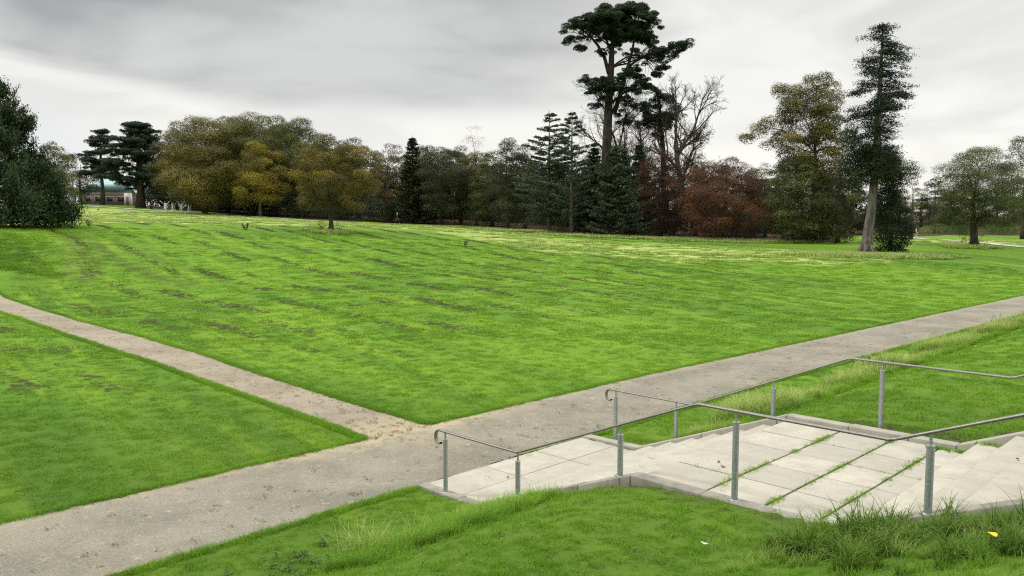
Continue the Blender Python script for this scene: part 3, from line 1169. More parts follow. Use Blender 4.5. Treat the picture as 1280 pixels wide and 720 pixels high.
def pad_tree(name, label, loc, trunk, r0, pads, leafm, seed, per=30, leaf=.3, barkm='barkred', limb_from=.4, nl=8, tint=.5, extra_limbs=(), aspect=.4, fuzz=.18, limb_r=.5):
    """Tree whose foliage sits in flat pads at the ends of bare limbs. pads: (x, y, z, rx, rz)."""
    rs = np.random.RandomState(seed)
    root = thing(name, label, 'tree', loc)
    wood, fol = MB(), MB()
    tgt = []
    for (x, y, z, rx, rz) in pads:
        # each pad is several tufts
        k = max(4, int(rx * rx * 2.6))
        lob = []
        for _ in range(k):
            a = rs.uniform(0, 6.28); f = math.sqrt(rs.uniform(0, 1))
            c = np.array([x + math.cos(a) * f * rx * .85, y + math.sin(a) * f * rx * .85, z + rs.normal() * rz * .35 - f * f * rz * .3])
            r = rs.uniform(.5, .9) * min(1.2, max(.55, rx * .38))
            lob.append((c, r, r * .55))
            tgt.append(c - np.array([0, 0, r * .25]))
        fill_lobes(fol, rs, lob, per, leaf, aspect=aspect, fuzz=fuzz, tint_mid=tint, tint_var=.13)
    fork_tree(rs, wood, tgt, trunk, r0, nl=nl, limb_from=limb_from, limb_r=limb_r)
    for e in extra_limbs:
        wood.tube(np.array(e[0], float), np.linspace(e[1], e[2], len(e[0])), 7)
    wood.obj('trunk', M[barkm], root, smooth=True)
    fol.obj('crown', LM[leafm], root)
    return root


def bare_tree(name, label, loc, H, seed, lean=(0, 0), r0=.4, spread=.5, barkm='bark', leaves=0, leafm='copper', levels=5, start=.22):
    rs = np.random.RandomState(seed)
    root = thing(name, label, 'tree', loc)
    wood, fol = MB(), MB()
    tips = []

    def grow(p, d, L, r, lev):
        n = 6 if lev < 3 else 4
        P = [p]
        dd = d.copy()
        for i in range(n - 1):
            dd = dd + rs.normal(size=3) * (.13 + .03 * lev) + np.array([0, 0, .05])
            dd /= np.linalg.norm(dd)
            P.append(P[-1] + dd * L / (n - 1))
        P = np.array(P)
        wood.tube(P, np.linspace(r, max(.011, r * (.5 if lev else .55)), n), 8 if lev < 1 else (5 if lev < 3 else 3), cap=False)
        if lev >= levels:
            tips.append(P[-1]); return
        m = (7, 6, 5, 5, 4, 3)[min(lev, 5)]
        for i in range(m):
            f = rs.uniform(start if lev == 0 else .25, 1.0)
            if i == 0:
                f = 1.0
            j = f * (n - 1); j0 = min(int(j), n - 2)
            q = P[j0] + (P[j0 + 1] - P[j0]) * (j - j0)
            base = P[j0 + 1] - P[j0]; base /= np.linalg.norm(base)
            rnd = rs.normal(size=3); rnd -= base * (rnd @ base); rnd /= np.linalg.norm(rnd)
            k = spread * rs.uniform(.7, 1.4) if i else .2
            nd = base + rnd * k * 1.4
            nd[2] = nd[2] * .85 + .08
            nd /= np.linalg.norm(nd)
            ln = L * rs.uniform(.45, .72) * (1.12 - .35 * f)
            grow(q, nd, ln, max(.011, r * (.62 - .25 * f) * (1 if i else 1.2)), lev + 1)
    d0 = np.array([lean[0], lean[1], 1.0]); d0 /= np.linalg.norm(d0)
    grow(np.array([0, 0, -.15]), d0, H * .56, r0, 0)
    wood.obj('trunk', M[barkm], root, smooth=True)
    if leaves:
        tp = np.array(tips)
        tp = tp[tp[:, 2] < H * .62]
        pick = tp[rs.randint(0, len(tp), leaves)] + rs.normal(size=(leaves, 3)) * .35
        leaf_cloud(fol, rs, pick, np.tile([0, 0, 1.0], (leaves, 1)), np.full(leaves, .2), rs.uniform(.2, .9, leaves))
        fol.obj('crown', LM[leafm], root)
    return root


def hgt(v, u, d, z=None):
    return ztop(v, d) - (at(u, d)[2] if z is None else z)


def px(n, d):
    return n * d / FPX


# ---- left edge: big dark conifer
def big_cypress():
    u, d = -8, 65
    loc = at(u, d)
    H = ztop(88, d) - loc[2]
    rs = np.random.RandomState(11)
    root = thing('cypress', 'large dense dark green conifer standing on top of the grass bank', 'tree', loc)
    wood, fol = MB(), MB()
    wood.tube([(0, 0, -.2), (0, 0, H * .5), (0, 0, H * .97)], [.5, .28, .03], 9)
    # tapering outline made of upswept plumes
    for i in range(420):
        q = rs.uniform(0, 1) ** 1.35
        a = rs.uniform(0, 6.283)
        prof = 7.0 * (1 - q) ** .60 * (1 + .07 * math.sin(3 * a + q * 9) + .07 * math.sin(7 * a + 4 * q)) * min(1, .86 + q * 2)
        f = rs.uniform(.55, 1.0)
        c = np.array([math.cos(a) * prof * f * .86, math.sin(a) * prof * f * .86, .35 + (H - .9) * q])
        L = rs.uniform(1.0, 2.0) * (1 - .45 * q)
        outw = np.array([math.cos(a), math.sin(a), 0]) * .55 + np.array([0, 0, .75])
        wood.tube([(0, 0, max(.1, c[2] - .7)), c * .6 + np.array([0, 0, c[2] * .3]), c], [.05, .03, .012], 3, cap=False)
        n = int(150 * L)
        p = c + rs.normal(size=(n, 3)) * np.array([.40, .40, .5]) * L * .50
        s = rs.uniform(-.3, .5, n)
        p += outw * (s * L)[:, None]
        leaf_cloud(fol, rs, p, np.tile(np.array([math.cos(a), math.sin(a), .5]), (n, 1)), np.full(n, .30), .45 + rs.normal() * .17 + rs.normal(size=n) * .12, .30, .6,
                   np.tile(outw, (n, 1)))
    for i in range(26):           # thin leaders at the ragged top
        q = rs.uniform(.62, 1.0); a = rs.uniform(0, 6.283)
        prof = 6.9 * (1 - q) ** .62
        b = np.array([math.cos(a) * prof * .8, math.sin(a) * prof * .8, H * q])
        e = b + np.array([math.cos(a) * .5, math.sin(a) * .5, rs.uniform(.5, 1.2)])
        wood.tube([b, e], [.02, .006], 3, cap=False)
        p = b + (e - b) * rs.uniform(0, 1, (30, 1)) + rs.normal(size=(30, 3)) * .10
        leaf_cloud(fol, rs, p, np.tile([0, 0, 1.0], (30, 1)), np.full(30, .26), .5 + rs.normal(size=30) * .1, .3, .6, np.tile(e - b, (30, 1)))
    wood.obj('trunk', M['bark'], root, smooth=True)
    fol.obj('crown', LM['cypress'], root)


big_cypress()

# ---- broadleaved and mixed trees, from the left to the right of the picture
def B(label, u, v, d, hw, leafm, seed, cbpx=None, vbase=None, name='broadleaf_tree', **kw):
    loc = at(u, d)
    H = ztop(v, d) - loc[2]
    R = px(hw, d)
    cb = kw.pop('cb', H * .16)
    return broadleaf(name, label, loc, H, R, cb, leafm, seed, **kw)


B('bronze leaved round tree just behind the large dark conifer', 72, 178, 98, 34, 'brown', 21, cb=1.2, n=48, shape=DOME, tint=.25)
B('dim dark tree seen between the bronze tree and the small cedar', 104, 186, 172, 26, 'dark', 22, cb=1.5, n=30, leaf=.4, per=14)


def cedar(label, u, v, d, hw, seed, rows, trunk_w):
    x, y, z = at(u, d)
    H = ztop(v, d) - z
    rs = np.random.RandomState(seed)
    pads = []
    for q, w in rows:
        for k in range(int(4 + 8 * w)):
            a = rs.uniform(0, 6.28)
            r = px(hw, d) * w * rs.uniform(.35, 1.0)
            pads.append((math.cos(a) * r, math.sin(a) * r, H * (q + rs.normal() * .028 * min(1, (1 - q) * 6)), px(hw, d) * rs.uniform(.24, .44), .34))
    tr = [(0, 0, -.2), (.15, 0, H * .2), (-.1, .1, H * .45), (.05, 0, H * .7), (0, 0, H * .93)]
    return pad_tree('cedar', label, (x, y, z), tr, trunk_w, pads, 'spruce', seed, per=22, leaf=.42, barkm='bark', limb_from=.15, nl=16, fuzz=.10)


cedar('smaller slim cedar with flat tiers beside the green roofed pavilion', 131, 162, 168, 32, 31,
      [(.98, .08), (.90, .32), (.80, .42), (.70, .55), (.6, .75), (.5, .8), (.42, .7)], .45)
cedar('broad dark cedar with flat tiers standing in front of the pavilion', 178, 155, 158, 38, 32,
      [(.98, .18), (.92, .45), (.84, .6), (.76, .78), (.68, .8), (.6, .95), (.52, .95), (.45, 1.0), (.37, .95), (.30, .7)], .8)

B('tall olive and bronze tree behind the outdoor gym', 258, 145, 140, 60, 'brown', 41, n=95, shape=DOME, cb=2.2, leaf=.33, per=17)
B('thin leaved tree top showing between the broad cedar and the bronze tree', 222, 162, 160, 26, 'olive', 141, n=26, shape=ROUND, cb=2.2, leaf=.36, per=12)
B('tallest wide olive green tree at the wood edge', 318, 143, 143, 60, 'olive', 42, n=84, shape=DOME, cb=2.5, leaf=.33, per=17, tint=.55)
B('dark olive tree behind the golden tree and the lone tree', 376, 149, 145, 54, 'olive', 43, n=76, shape=DOME, cb=2.5, leaf=.33, per=17, tint=.3)
B('olive tree filling the gap behind the bronze and the tallest tree', 288, 148, 152, 46, 'olive', 143, n=70, shape=DOME, cb=2.0, leaf=.36, per=15, tint=.4)
B('brownish olive tree behind the golden tree, level with the tallest one', 350, 147, 153, 46, 'brown', 144, n=70, shape=DOME, cb=2.0, leaf=.36, per=15, tint=.25)
B('dim olive tree showing over the side of the lone orange tree', 448, 174, 150, 34, 'olive', 145, n=54, shape=DOME, cb=1.5, leaf=.34, per=16, tint=.25)
B('dark bushy tree tucked behind the pointed fir', 530, 181, 150, 34, 'olive', 146, n=54, shape=DOME, cb=1.5, leaf=.34, per=16, tint=.2)
B('dark green tree standing below the pale wispy tree', 576, 184, 143, 32, 'dark', 147, n=54, shape=DOME, cb=1.2, leaf=.32, per=17, tint=.5)
B('olive brown tree second from the end of the wood edge row', 616, 182, 133, 28, 'olive', 148, n=50, shape=DOME, cb=1.0, leaf=.30, per=18, tint=.2)
B('dark tree between the wood edge row and the first young pine', 657, 180, 126, 28, 'dark', 149, n=50, shape=DOME, cb=1.0, leaf=.28, per=19, tint=.35)
B('golden yellow tree at the edge of the wood', 326, 178, 134, 38, 'gold', 44, n=46, cb=2.0, leaf=.30, per=17, shape=ROUND, tint=.40)
B('round tree turning brown and orange standing alone on the lawn', 413, 171, 80, 58, 'autumn', 45, n=90, cb=2.1, shape=ROUND, leaf=.22, per=34, r0=.24, sprouts=True,
  rl=(.13, .24), name='lone_tree', tint=.42, tv=.24)
B('sparse orange brown tree behind the lone tree', 486, 175, 140, 28, 'orange', 46, n=36, cb=3, leaf=.30, per=12, tint=.42)
loc = at(517, 139)
conifer('fir_tree', 'pointed dark fir rising from the row of wood edge trees', loc, ztop(169, 139) - loc[2], 4.2, 'dark', 47, cb=1.0, whorl=.6, nb=7, spray=.42, dens=2.2)
B('dark grey green spreading tree next to the pointed fir', 552, 186, 137, 40, 'dark', 48, n=52, cb=2.2, leaf=.30, per=18, tint=.6)
B('pale yellow wispy tree rising above the wood', 594, 158, 158, 22, 'pale', 49, n=26, cb=9, leaf=.26, per=6, barkm='barkgrey', shape=TALL, fuzz=.4)
B('dull brown green tree under the pale wispy tree', 596, 190, 138, 32, 'brown', 50, n=44, cb=2, leaf=.30, per=17, tint=.2)
B('dark tree at the end of the wood edge row beside the blue green pines', 634, 174, 124, 32, 'dark', 51, n=54, cb=1.8, leaf=.28, per=20, tint=.55, shape=TALL)

# ---- grove in the middle
loc = at(686, 106)
conifer('young_pine', 'blue green open pine with a thin leader, first in the grove', loc, ztop(138, 106) - loc[2], px(52, 106), 'bluegreen', 61, barkm='barkgrey', cb=2.0, whorl=.75, nb=6, droop=.06, up=.16,
        spray=.36, dens=2.3, thin_top=.35, tint=.6, shape=lambda k: max(.08, (1 - k) ** .75 * (.75 + .5 * min(1, k * 3))) * .95)
loc = at(714, 102)
conifer('young_pine', 'blue green open pine nearest the tall pine trunk', loc, ztop(138, 102) - loc[2], px(46, 102), 'bluegreen', 62, barkm='barkgrey', cb=2.4, whorl=.8, nb=6, droop=.06, up=.2,
        spray=.36, dens=2.3, thin_top=.4, tint=.55, shape=lambda k: max(.08, (1 - k) ** .75 * (.75 + .5 * min(1, k * 3))))
loc = at(771, 98)
conifer('spruce', 'dark blue green spruce with layered drooping branches at the front of the grove', loc, ztop(178, 98) - loc[2], px(42, 98), 'bluegreen', 63, cb=1.3, whorl=.55, nb=8, droop=-.10,
        spray=.36, dens=2.2, tint=.5, shape=lambda k: (1 - k) ** .55 * .95 + .05)


loc = at(742, 108)
conifer('spruce', 'dark spruce close beside the foot of the tall pine', loc, ztop(176, 108) - loc[2], px(28, 108), 'spruce', 163, cb=.8, whorl=.6, nb=8, droop=-.1, spray=.38, dens=2.2, tint=.5)
loc = at(797, 107)
conifer('spruce', 'dark spruce partly behind the copper red tree', loc, ztop(180, 107) - loc[2], px(28, 107), 'spruce', 164, cb=.8, whorl=.6, nb=8, droop=-.1, spray=.38, dens=2.2, tint=.45)


def umbrella_pine():
    u, d = 757, 112
    x, y, z = at(u, d)
    P = lambda uu, vv: (xat(uu, vv, d) - x, ztop(vv, d) - z)
    rs = np.random.RandomState(64)
    pads = []
    spec = [  # image column, row, half width, half height of each pad
        (718, 31, 21, 8), (740, 24, 26, 9), (765, 13, 28, 10), (788, 10, 26, 8), (806, 22, 22, 9), (775, 32, 30, 10), (800, 40, 26, 9), (752, 38, 20, 6),
        (820, 38, 15, 7), (843, 57, 20, 6), (822, 62, 22, 7), (838, 75, 17, 7), (808, 70, 14, 6), (725, 58, 10, 5), (714, 45, 10, 4), (730, 34, 18, 8), (757, 24, 26, 9), (790, 26, 26, 9), (800, 32, 24, 9), (783, 44, 24, 7), (765, 40, 20, 7), (745, 32, 20, 8), (855, 58, 10, 5), (815, 50, 14, 7), (778, 18, 24, 9),
        (733, 97, 17, 6), (750, 103, 20, 8), (770, 108, 20, 8), (793, 84, 16, 7), (800, 96, 20, 11), (782, 92, 14, 6), (810, 104, 11, 6), (742, 112, 14, 6), (760, 118, 14, 6), (828, 84, 14, 7), (818, 92, 12, 6), (790, 66, 14, 6), (803, 78, 14, 7), (768, 58, 14, 6), (748, 128, 12, 6), (768, 136, 14, 7), (782, 148, 13, 6), (752, 64, 10, 5), (776, 122, 16, 7), (788, 130, 12, 6), (772, 96, 16, 6), (795, 112, 12, 6)]
    for (uu, vv, w, h) in spec:
        px_, pz = P(uu, vv)
        r = px(w, d) * .86
        k = 3 if w > 18 else 2
        for j in range(k):
            pads.append((px_ + rs.normal() * .25, rs.normal() * (1.8 if vv < 80 else 1.2), pz - px(h, d) * .3 + rs.normal() * .15, r * rs.uniform(.75, 1), px(h, d) * .95))
    tr = [(*P(757, 300)[:1], 0, -.2)] + [(P(a, b)[0], c, P(a, b)[1]) for a, b, c in
          [(757, 250, 0), (758, 200, .1), (760, 150, 0), (762, 115, .1), (764, 85, 0), (765, 60, .1), (768, 42, 0), (770, 25, 0)]]
    tr[0] = (0, 0, -.2)

    def limb(pts, r0, r1):
        return ([(P(a, b)[0], c, P(a, b)[1]) for a, b, c in pts], r0, r1)
    ex = [limb([(761, 92, 0), (756, 72, .3), (748, 55, .8), (740, 44, 1.2), (728, 33, 1.4)], .30, .08),
          limb([(768, 140, 0), (775, 118, -.3), (781, 95, -.6), (788, 70, -.8), (793, 45, -.8), (800, 30, -.6)], .34, .08),
          limb([(784, 85, -.6), (800, 73, -1), (818, 68, -1.2), (840, 60, -1.4)], .20, .06),
          limb([(764, 118, 0), (750, 110, .5), (735, 100, .8)], .2, .06),
          limb([(765, 128, 0), (785, 112, -.6), (800, 100, -.8)], .2, .06)]
    # short ivy clad lower stem is bare here: snags only
    ex += [limb([(759, 175, 0), (772, 160, .4), (790, 150, .6)], .10, .03), limb([(758, 190, 0), (745, 178, .3), (738, 160, .5)], .10, .03)]
    pad_tree('umbrella_pine', 'very tall pine with a broad flat topped dark crown above the grove', (x, y, z), tr, .82, pads, 'pine', 64, per=30, leaf=.42, limb_from=.55, nl=16, extra_limbs=ex,
             aspect=.42, fuzz=.16, limb_r=.35)


umbrella_pine()


def side_pine():
    u, d = 829, 116
    x, y, z = at(u, d)
    P = lambda uu, vv: (xat(uu, vv, d) - x, ztop(vv, d) - z)
    rs = np.random.RandomState(65)
    pads = []
    for (uu, vv, w, h) in [(818, 110, 14, 8), (832, 122, 18, 9), (812, 130, 18, 9), (800, 142, 14, 8), (840, 140, 18, 8), (822, 146, 22, 10), (805, 156, 16, 8), (834, 158, 14, 8), (822, 168, 10, 6), (845, 132, 9, 5)]:
        a, b = P(uu, vv)
        for j in range(2):
            pads.append((a + rs.normal() * .3, rs.normal() * 1.2, b + rs.normal() * .2, px(w, d) * .95, px(h, d) * 1.1))
    tr = [(0, 0, -.2)] + [(P(a, b)[0], 0, P(a, b)[1]) for a, b in [(830, 250), (829, 190), (827, 160), (824, 130), (819, 108)]]
    pad_tree('leaning_pine', 'shorter dark pine with ragged clumps between the tall pine and the bare tree', (x, y, z), tr, .5, pads, 'pine', 65, per=24, leaf=.38, limb_from=.5, nl=9, fuzz=.2)


side_pine()
x, y, z = at(838, 110)
bare_tree('bare_tree', 'tall leafless tree leaning away from the pines with a net of fine twigs', (x, y, z), ztop(62, 110) - z, 66, lean=(.17, 0), r0=.50, spread=.43, leaves=900, leafm='copper')
x, y, z = at(742, 118)
bare_tree('bare_tree', 'slim leafless tree showing its twigs behind the tall pine trunk', (x, y, z), ztop(88, 118) - z, 67, lean=(.02, 0), r0=.34, spread=.42, leaves=500, leafm='copper')
x, y, z = at(796, 121)
bare_tree('bare_tree', 'leafless tree whose branches fill the gap between the two pines', (x, y, z), ztop(105, 121) - z, 68, lean=(.05, 0), r0=.34, spread=.6, leaves=700, leafm='copper')
B('dark copper red tree filling the gap beside the layered spruce', 824, 186, 104, 42, 'copper', 71, n=70, cb=.6, leaf=.22, per=26, shape=DOME, tint=.35)
B('dusky red brown tree behind the young pines and spruce', 742, 190, 110, 32, 'copper', 72, n=44, cb=1.0, leaf=.25, per=20, shape=DOME, tint=.15)
B('wide russet brown beech at the right end of the grove', 905, 198, 97, 62, 'russet', 73, n=115, cb=.9, leaf=.20, per=30, shape=DOME, tint=.42, rl=(.13, .23), name='beech_tree')
B('dark red beech behind the russet one', 870, 193, 108, 40, 'copper', 74, n=50, cb=1.0, leaf=.25, per=20, shape=DOME, tint=.5, name='beech_tree')


# ---- right hand group
def oak_branch(rs):
    out = []
    u, d = 1012, 96
    z0 = at(u, d)[2]
    for (uu, vv, w, h) in [(930, 173, 8, 5), (944, 165, 9, 6), (956, 156, 9, 6), (968, 168, 9, 5), (962, 180, 8, 5), (976, 178, 10, 6), (968, 118, 8, 6), (978, 108, 7, 5), (980, 130, 9, 6), (974, 145, 8, 6), (984, 158, 10, 7), (990, 116, 8, 6)]:
        for j in range(2):
            out.append((np.array([xat(uu, vv, d) - at(u, d)[0] + rs.normal() * .3, rs.normal() * 1.8, ztop(vv, d) - z0 + rs.normal() * .25]), px(w, d), px(h, d)))
    return out


B('big open crowned tree with thin yellowing foliage and bare limbs against the sky', 1014, 93, 96, 49, 'brown', 75, name='oak_tree', n=125, cb=7.0, shape=ROUND, leaf=.28, per=25, fuzz=.3, tint=.40, tv=.2,
  rl=(.13, .22), r0=.55, trunk_top=.62, extra=oak_branch, nl=13)
B('dark olive bushy tree under the open crowned tree', 1000, 190, 93, 50, 'olive', 76, n=90, cb=.3, leaf=.24, per=26, shape=DOME, tint=.22)
B('dull olive tree filling the wood edge behind the russet beech', 955, 203, 110, 26, 'olive', 77, n=36, cb=.8, leaf=.26, per=20, shape=DOME, tint=.3)
B('olive brown tree close behind the ivy clad leaning conifer', 1046, 192, 92, 34, 'brown', 78, n=64, cb=.4, leaf=.24, per=22, shape=DOME, tint=.3)


def leaning_conifer():
    u, d = 1083, 75
    x, y, z = at(u, d)
    P = lambda uu, vv: np.array([xat(uu, vv, d) - x, 0, ztop(vv, d) - z])
    rs = np.random.RandomState(80)
    root = thing('leaning_conifer', 'tall thin conifer with a leaning pale trunk, tufted top and ivy at half height', 'tree', (x, y, z))
    wood, fol, ivy = MB(), MB(), MB()
    line = [(1081, 318), (1084, 300), (1088, 270), (1092, 235), (1095, 200), (1097, 160), (1100, 110), (1102, 70), (1103, 45), (1104, 29)]
    T = np.array([P(a, b) for a, b in line]); T[0, 2] = -.2
    rad = np.array([.66, .48, .41, .36, .31, .26, .20, .13, .08, .03])
    wood.tube(T, rad, 12)
    for k in range(6):
        a = k * 1.05
        wood.tube([T[1] * .6 + np.array([math.cos(a) * .3, math.sin(a) * .3, 0.1]), np.array([T[0, 0] + math.cos(a) * 1.0, math.sin(a) * 1.0, -.12])], [.25, .06], 6)
    # short drooping branches with tufts
    prof_v = [29, 36, 50, 70, 95, 120, 150, 178, 196]
    prof_w = [4, 21, 25, 30, 33, 36, 37, 32, 20]
    vv = 31.0
    while vv < 196:
        w = px(float(np.interp(vv, prof_v, prof_w)), d)
        c = np.array([np.interp(P(0, vv)[2], T[:, 2], T[:, 0]), 0, P(0, vv)[2]])
        for b in range(rs.randint(5, 8)):
            a = rs.uniform(0, 6.283)
            L = w * rs.uniform(.45, 1.12)
            e = c + np.array([math.cos(a) * L, math.sin(a) * L, -.22 * L + rs.normal() * .15])
            Q = curve(c, e, rs, 5, .08, .05)
            wood.tube(Q, np.linspace(.05, .012, 5), 4, cap=False)
            if rs.uniform() < (.16 if vv < 150 else .4):
                continue
            for tt in np.linspace(.35, 1.0, max(2, int(L / .50))):
                if rs.uniform() < .2:
                    continue
                p = np.array([np.interp(tt, np.linspace(0, 1, 5), Q[:, i]) for i in range(3)])
                n = rs.randint(70, 125)
                pts = p + rs.normal(size=(n, 3)) * np.array([.36, .36, .10]) - np.array([0, 0, .12])
                pts[:, 2] -= rs.uniform(0, .25, n)
                leaf_cloud(fol, rs, pts, np.tile([0, 0, 1.0], (n, 1)), np.full(n, .21), .40 + rs.normal() * .15 + rs.normal(size=n) * .12, .36, .7)
        vv += rs.uniform(6.0, 9.8)
    # bare dead snags between the top and the ivy
    for k in range(22):
        v0 = rs.uniform(165, 225); a = rs.uniform(0, 6.283)
        c = np.array([np.interp(P(0, v0)[2], T[:, 2], T[:, 0]), 0, P(0, v0)[2]])
        L = rs.uniform(.8, 2.6)
        wood.tube(curve(c, c + np.array([math.cos(a) * L, math.sin(a) * L, rs.uniform(-.6, .4)]), rs, 5, .05, .1), np.linspace(.04, .01, 5), 4, cap=False)
    # ivy mass hanging round the middle of the stem
    lob = []
    for (uu, v2, w, h) in [(1080, 195, 18, 12), (1092, 196, 24, 13), (1086, 208, 22, 13), (1104, 205, 24, 12), (1098, 218, 24, 12), (1072, 222, 14, 12), (1120, 222, 16, 12), (1100, 190, 24, 12), (1066, 250, 9, 14), (1068, 268, 9, 14), (1064, 285, 9, 12), (1122, 200, 18, 13), (1070, 212, 16, 13), (1110, 215, 26, 15), (1090, 225, 14, 12), (1126, 228, 15, 14), (1074, 235, 12, 12), (1112, 245, 18, 14),
                           (1128, 255, 10, 12), (1062, 165, 12, 10), (1066, 185, 13, 11), (1076, 175, 10, 8), (1118, 268, 14, 14), (1108, 285, 15, 12), (1120, 292, 12, 10), (1058, 200, 10, 9)]:
        for j in range(3):
            c = P(uu, v2) + np.array([rs.normal() * .3, rs.uniform(-1.6, 2.2) if v2 < 226 else rs.uniform(.9, 2.6), rs.normal() * .3])
            lob.append((c, px(w, d) * .72 * rs.uniform(.7, 1.2), px(h, d) * .8))
    fill_lobes(ivy, rs, lob, 38, .21, fuzz=.2, tint_mid=.42, tint_var=.16)
    wood.obj('trunk', M['barkgrey'], root, smooth=True)
    fol.obj('crown', LM['spruce'], root)
    ivy.obj('ivy', LM['ivy'], root)


leaning_conifer()
B('ivy covered bushy evergreen leaning against the tall leaning conifer', 1113, 226, 79, 27, 'ivy', 81, n=110, cb=.0, leaf=.22, per=40, shape=TALL, tint=.4, name='evergreen_shrub')
B('pale olive tree peeping out behind the ivy clad conifer', 1138, 216, 112, 15, 'olive', 82, n=28, cb=.6, leaf=.25, per=20, shape=TALL, tint=.7)
B('dark distant tree beside the person on the path', 1166, 221, 152, 22, 'dark', 83, n=40, cb=.8, leaf=.33, per=18, shape=DOME, tint=.4)
B('spreading green tree standing alone beside the pale path', 1216, 186, 86, 58, 'green', 84, n=120, cb=1.9, leaf=.20, per=30, shape=ROUND, tint=.38, sprouts=True, r0=.42, name='lone_tree', rl=(.13, .23), fuzz=.3,
  trunk_top=.6)
B('large dark oak cut by the edge of the picture behind the round green tree', 1278, 166, 122, 36, 'dark', 85, n=56, cb=3, leaf=.27, per=16, shape=SPREAD, tint=.55, name='oak_tree')

# ---- the wood behind: more trees that close the horizon
proto = B('dark tree deep in the wood behind the golden tree', 345, 172, 165, 34, 'dark', 91, n=44, cb=.6, leaf=.42, per=14, shape=DOME, tint=.45, name='wood_tree', group='trees deep in the wood')
proto2 = B('dull olive tree deep in the wood behind the sparse orange tree', 470, 186, 168, 30, 'olive', 92, n=44, cb=.6, leaf=.42, per=14, shape=DOME, tint=.25, name='wood_tree', group='trees deep in the wood')
rs = np.random.RandomState(9)
DEEP = [(205, 176, 178, 0), (240, 176, 176, 1), (290, 168, 170, 0), (395, 172, 166, 1), (425, 186, 164, 0), (446, 190, 172, 1), (508, 192, 166, 0), (536, 190, 170, 1), (570, 188, 165, 0), (610, 192, 168, 1), (648, 190, 160, 0),
        (672, 200, 150, 1), (700, 204, 146, 0), (735, 206, 140, 1), (768, 200, 142, 0), (800, 206, 138, 1), (835, 204, 140, 0), (870, 206, 138, 1), (905, 206, 136, 0), (940, 208, 134, 1), (975, 205, 132, 0), (1030, 206, 130, 1), (1065, 210, 136, 0),
        (60, 196, 185, 1), (20, 190, 170, 0), (-40, 180, 165, 1), (-90, 175, 160, 0)]
for i, (u, v, d, k) in enumerate(DEEP):
    src = (proto, proto2)[k]
    o = copy_tree(src, 'dark tree deep in the wood, half hidden behind the trees of its edge' if u > 190 else 'dark tree half hidden behind the large conifer and the bronze tree', 'trees deep in the wood')
    x, y, z = at(u, d)
    H0 = (ztop(172, 165) - at(345, 165)[2], ztop(186, 168) - at(470, 168)[2])[k]
    sc = (ztop(v, d) - z) / H0
    o.location = (x, y, z); o.scale = (sc * rs.uniform(.95, 1.15),) * 2 + (sc,)
    o.rotation_euler = (0, 0, rs.uniform(0, 6.28))
proto['label'] = proto2['label'] = 'dark tree deep in the wood, half hidden behind the trees of its edge'
FAR = [(1120, 244, 215, 0), (1150, 240, 210, 1), (1185, 238, 205, 0), (1215, 240, 212, 1), (1245, 236, 200, 0), (1285, 234, 205, 1), (1330, 230, 200, 0), (1380, 225, 200, 1), (1440, 220, 190, 0)]
for i, (u, v, d, k) in enumerate(FAR):
    src = (proto, proto2)[k]
    o = copy_tree(src, 'low tree in the distant line across the open park', 'distant trees across the park')
    x, y, z = at(u, d)
    H0 = (ztop(172, 165) - at(345, 165)[2], ztop(186, 168) - at(470, 168)[2])[k]
    sc = (ztop(v, d) - z) / H0
    o.location = (x, y, z); o.scale = (sc * 1.5, sc * 1.5, sc)
    o.rotation_euler = (0, 0, rs.uniform(0, 6.28))


def mass(name, label, pts, leafm, seed, per, leaf, rr, hh, tint=.4, kind='stuff'):
    """Low leafy undergrowth along a line of (u, d) points."""
    rs = np.random.RandomState(seed)
    mb = MB(); st_ = MB()
    pts = np.array(pts, float)
    seglen = np.hypot(*np.diff([[(u - 640) / FPX * d, d] for u, d in pts], axis=0).T)
    cum = np.concatenate([[0], np.cumsum(seglen)])
    lob = []
    n = int(cum[-1] / (rr * .55))
    for i in range(n):
        q = rs.uniform(0, cum[-1])
        u = np.interp(q, cum, pts[:, 0]); d = np.interp(q, cum, pts[:, 1]) + rs.normal() * rr * .6
        x, y, z = at(u, d)
        h = hh * rs.uniform(.35, 1.0)
        r = rr * rs.uniform(.5, 1)
        lob.append((np.array([x, y, z + h * .35]), r, h * .65))
        for k in range(2):
            a = rs.uniform(0, 6.28)
            st_.tube([(x, y, z - .1), (x + math.cos(a) * r * .5, y + math.sin(a) * r * .5, z + h * .9)], [.02, .006], 3, cap=False)
    fill_lobes(mb, rs, lob, per, leaf, fuzz=.3, tint_mid=tint, tint_var=.2)
    V = st_
    for vv, ff, tt, mm in zip(V.v, V.f, V.tint, V.mi):
        pass
    off = mb.nv
    o = mb.obj(name, LM[leafm])
    return tag(o, label, 'undergrowth', kind=kind)


mass('undergrowth', 'dark shrubs and saplings filling the shade along the wood edge', [(235, 160), (330, 143), (430, 139), (560, 140), (650, 128)], 'dark', 101, 16, .36, 2.3, 5.0, .22)
mass('undergrowth', 'deep shade thicket further inside the wood', [(200, 182), (330, 172), (430, 170), (560, 170), (660, 158), (760, 145), (900, 140), (1060, 138)], 'dark', 105, 4, .95, 3.2, 9.5, .15)
mass('undergrowth', 'brown brambles and brush under the grove trees', [(690, 104), (760, 101), (830, 102), (900, 101), (960, 98), (1045, 92)], 'brush', 102, 22, .18, 1.3, 1.5, .35)
mass('undergrowth', 'dark brush behind the grove trunks', [(650, 118), (740, 113), (830, 112), (960, 108), (1060, 98)], 'dark', 103, 12, .28, 2.2, 4.5, .25)
mass('undergrowth', 'pale green bramble bushes across the park', [(1158, 143), (1190, 142), (1225, 146), (1290, 150)], 'weed', 104, 16, .25, 1.6, 2.2, .8)

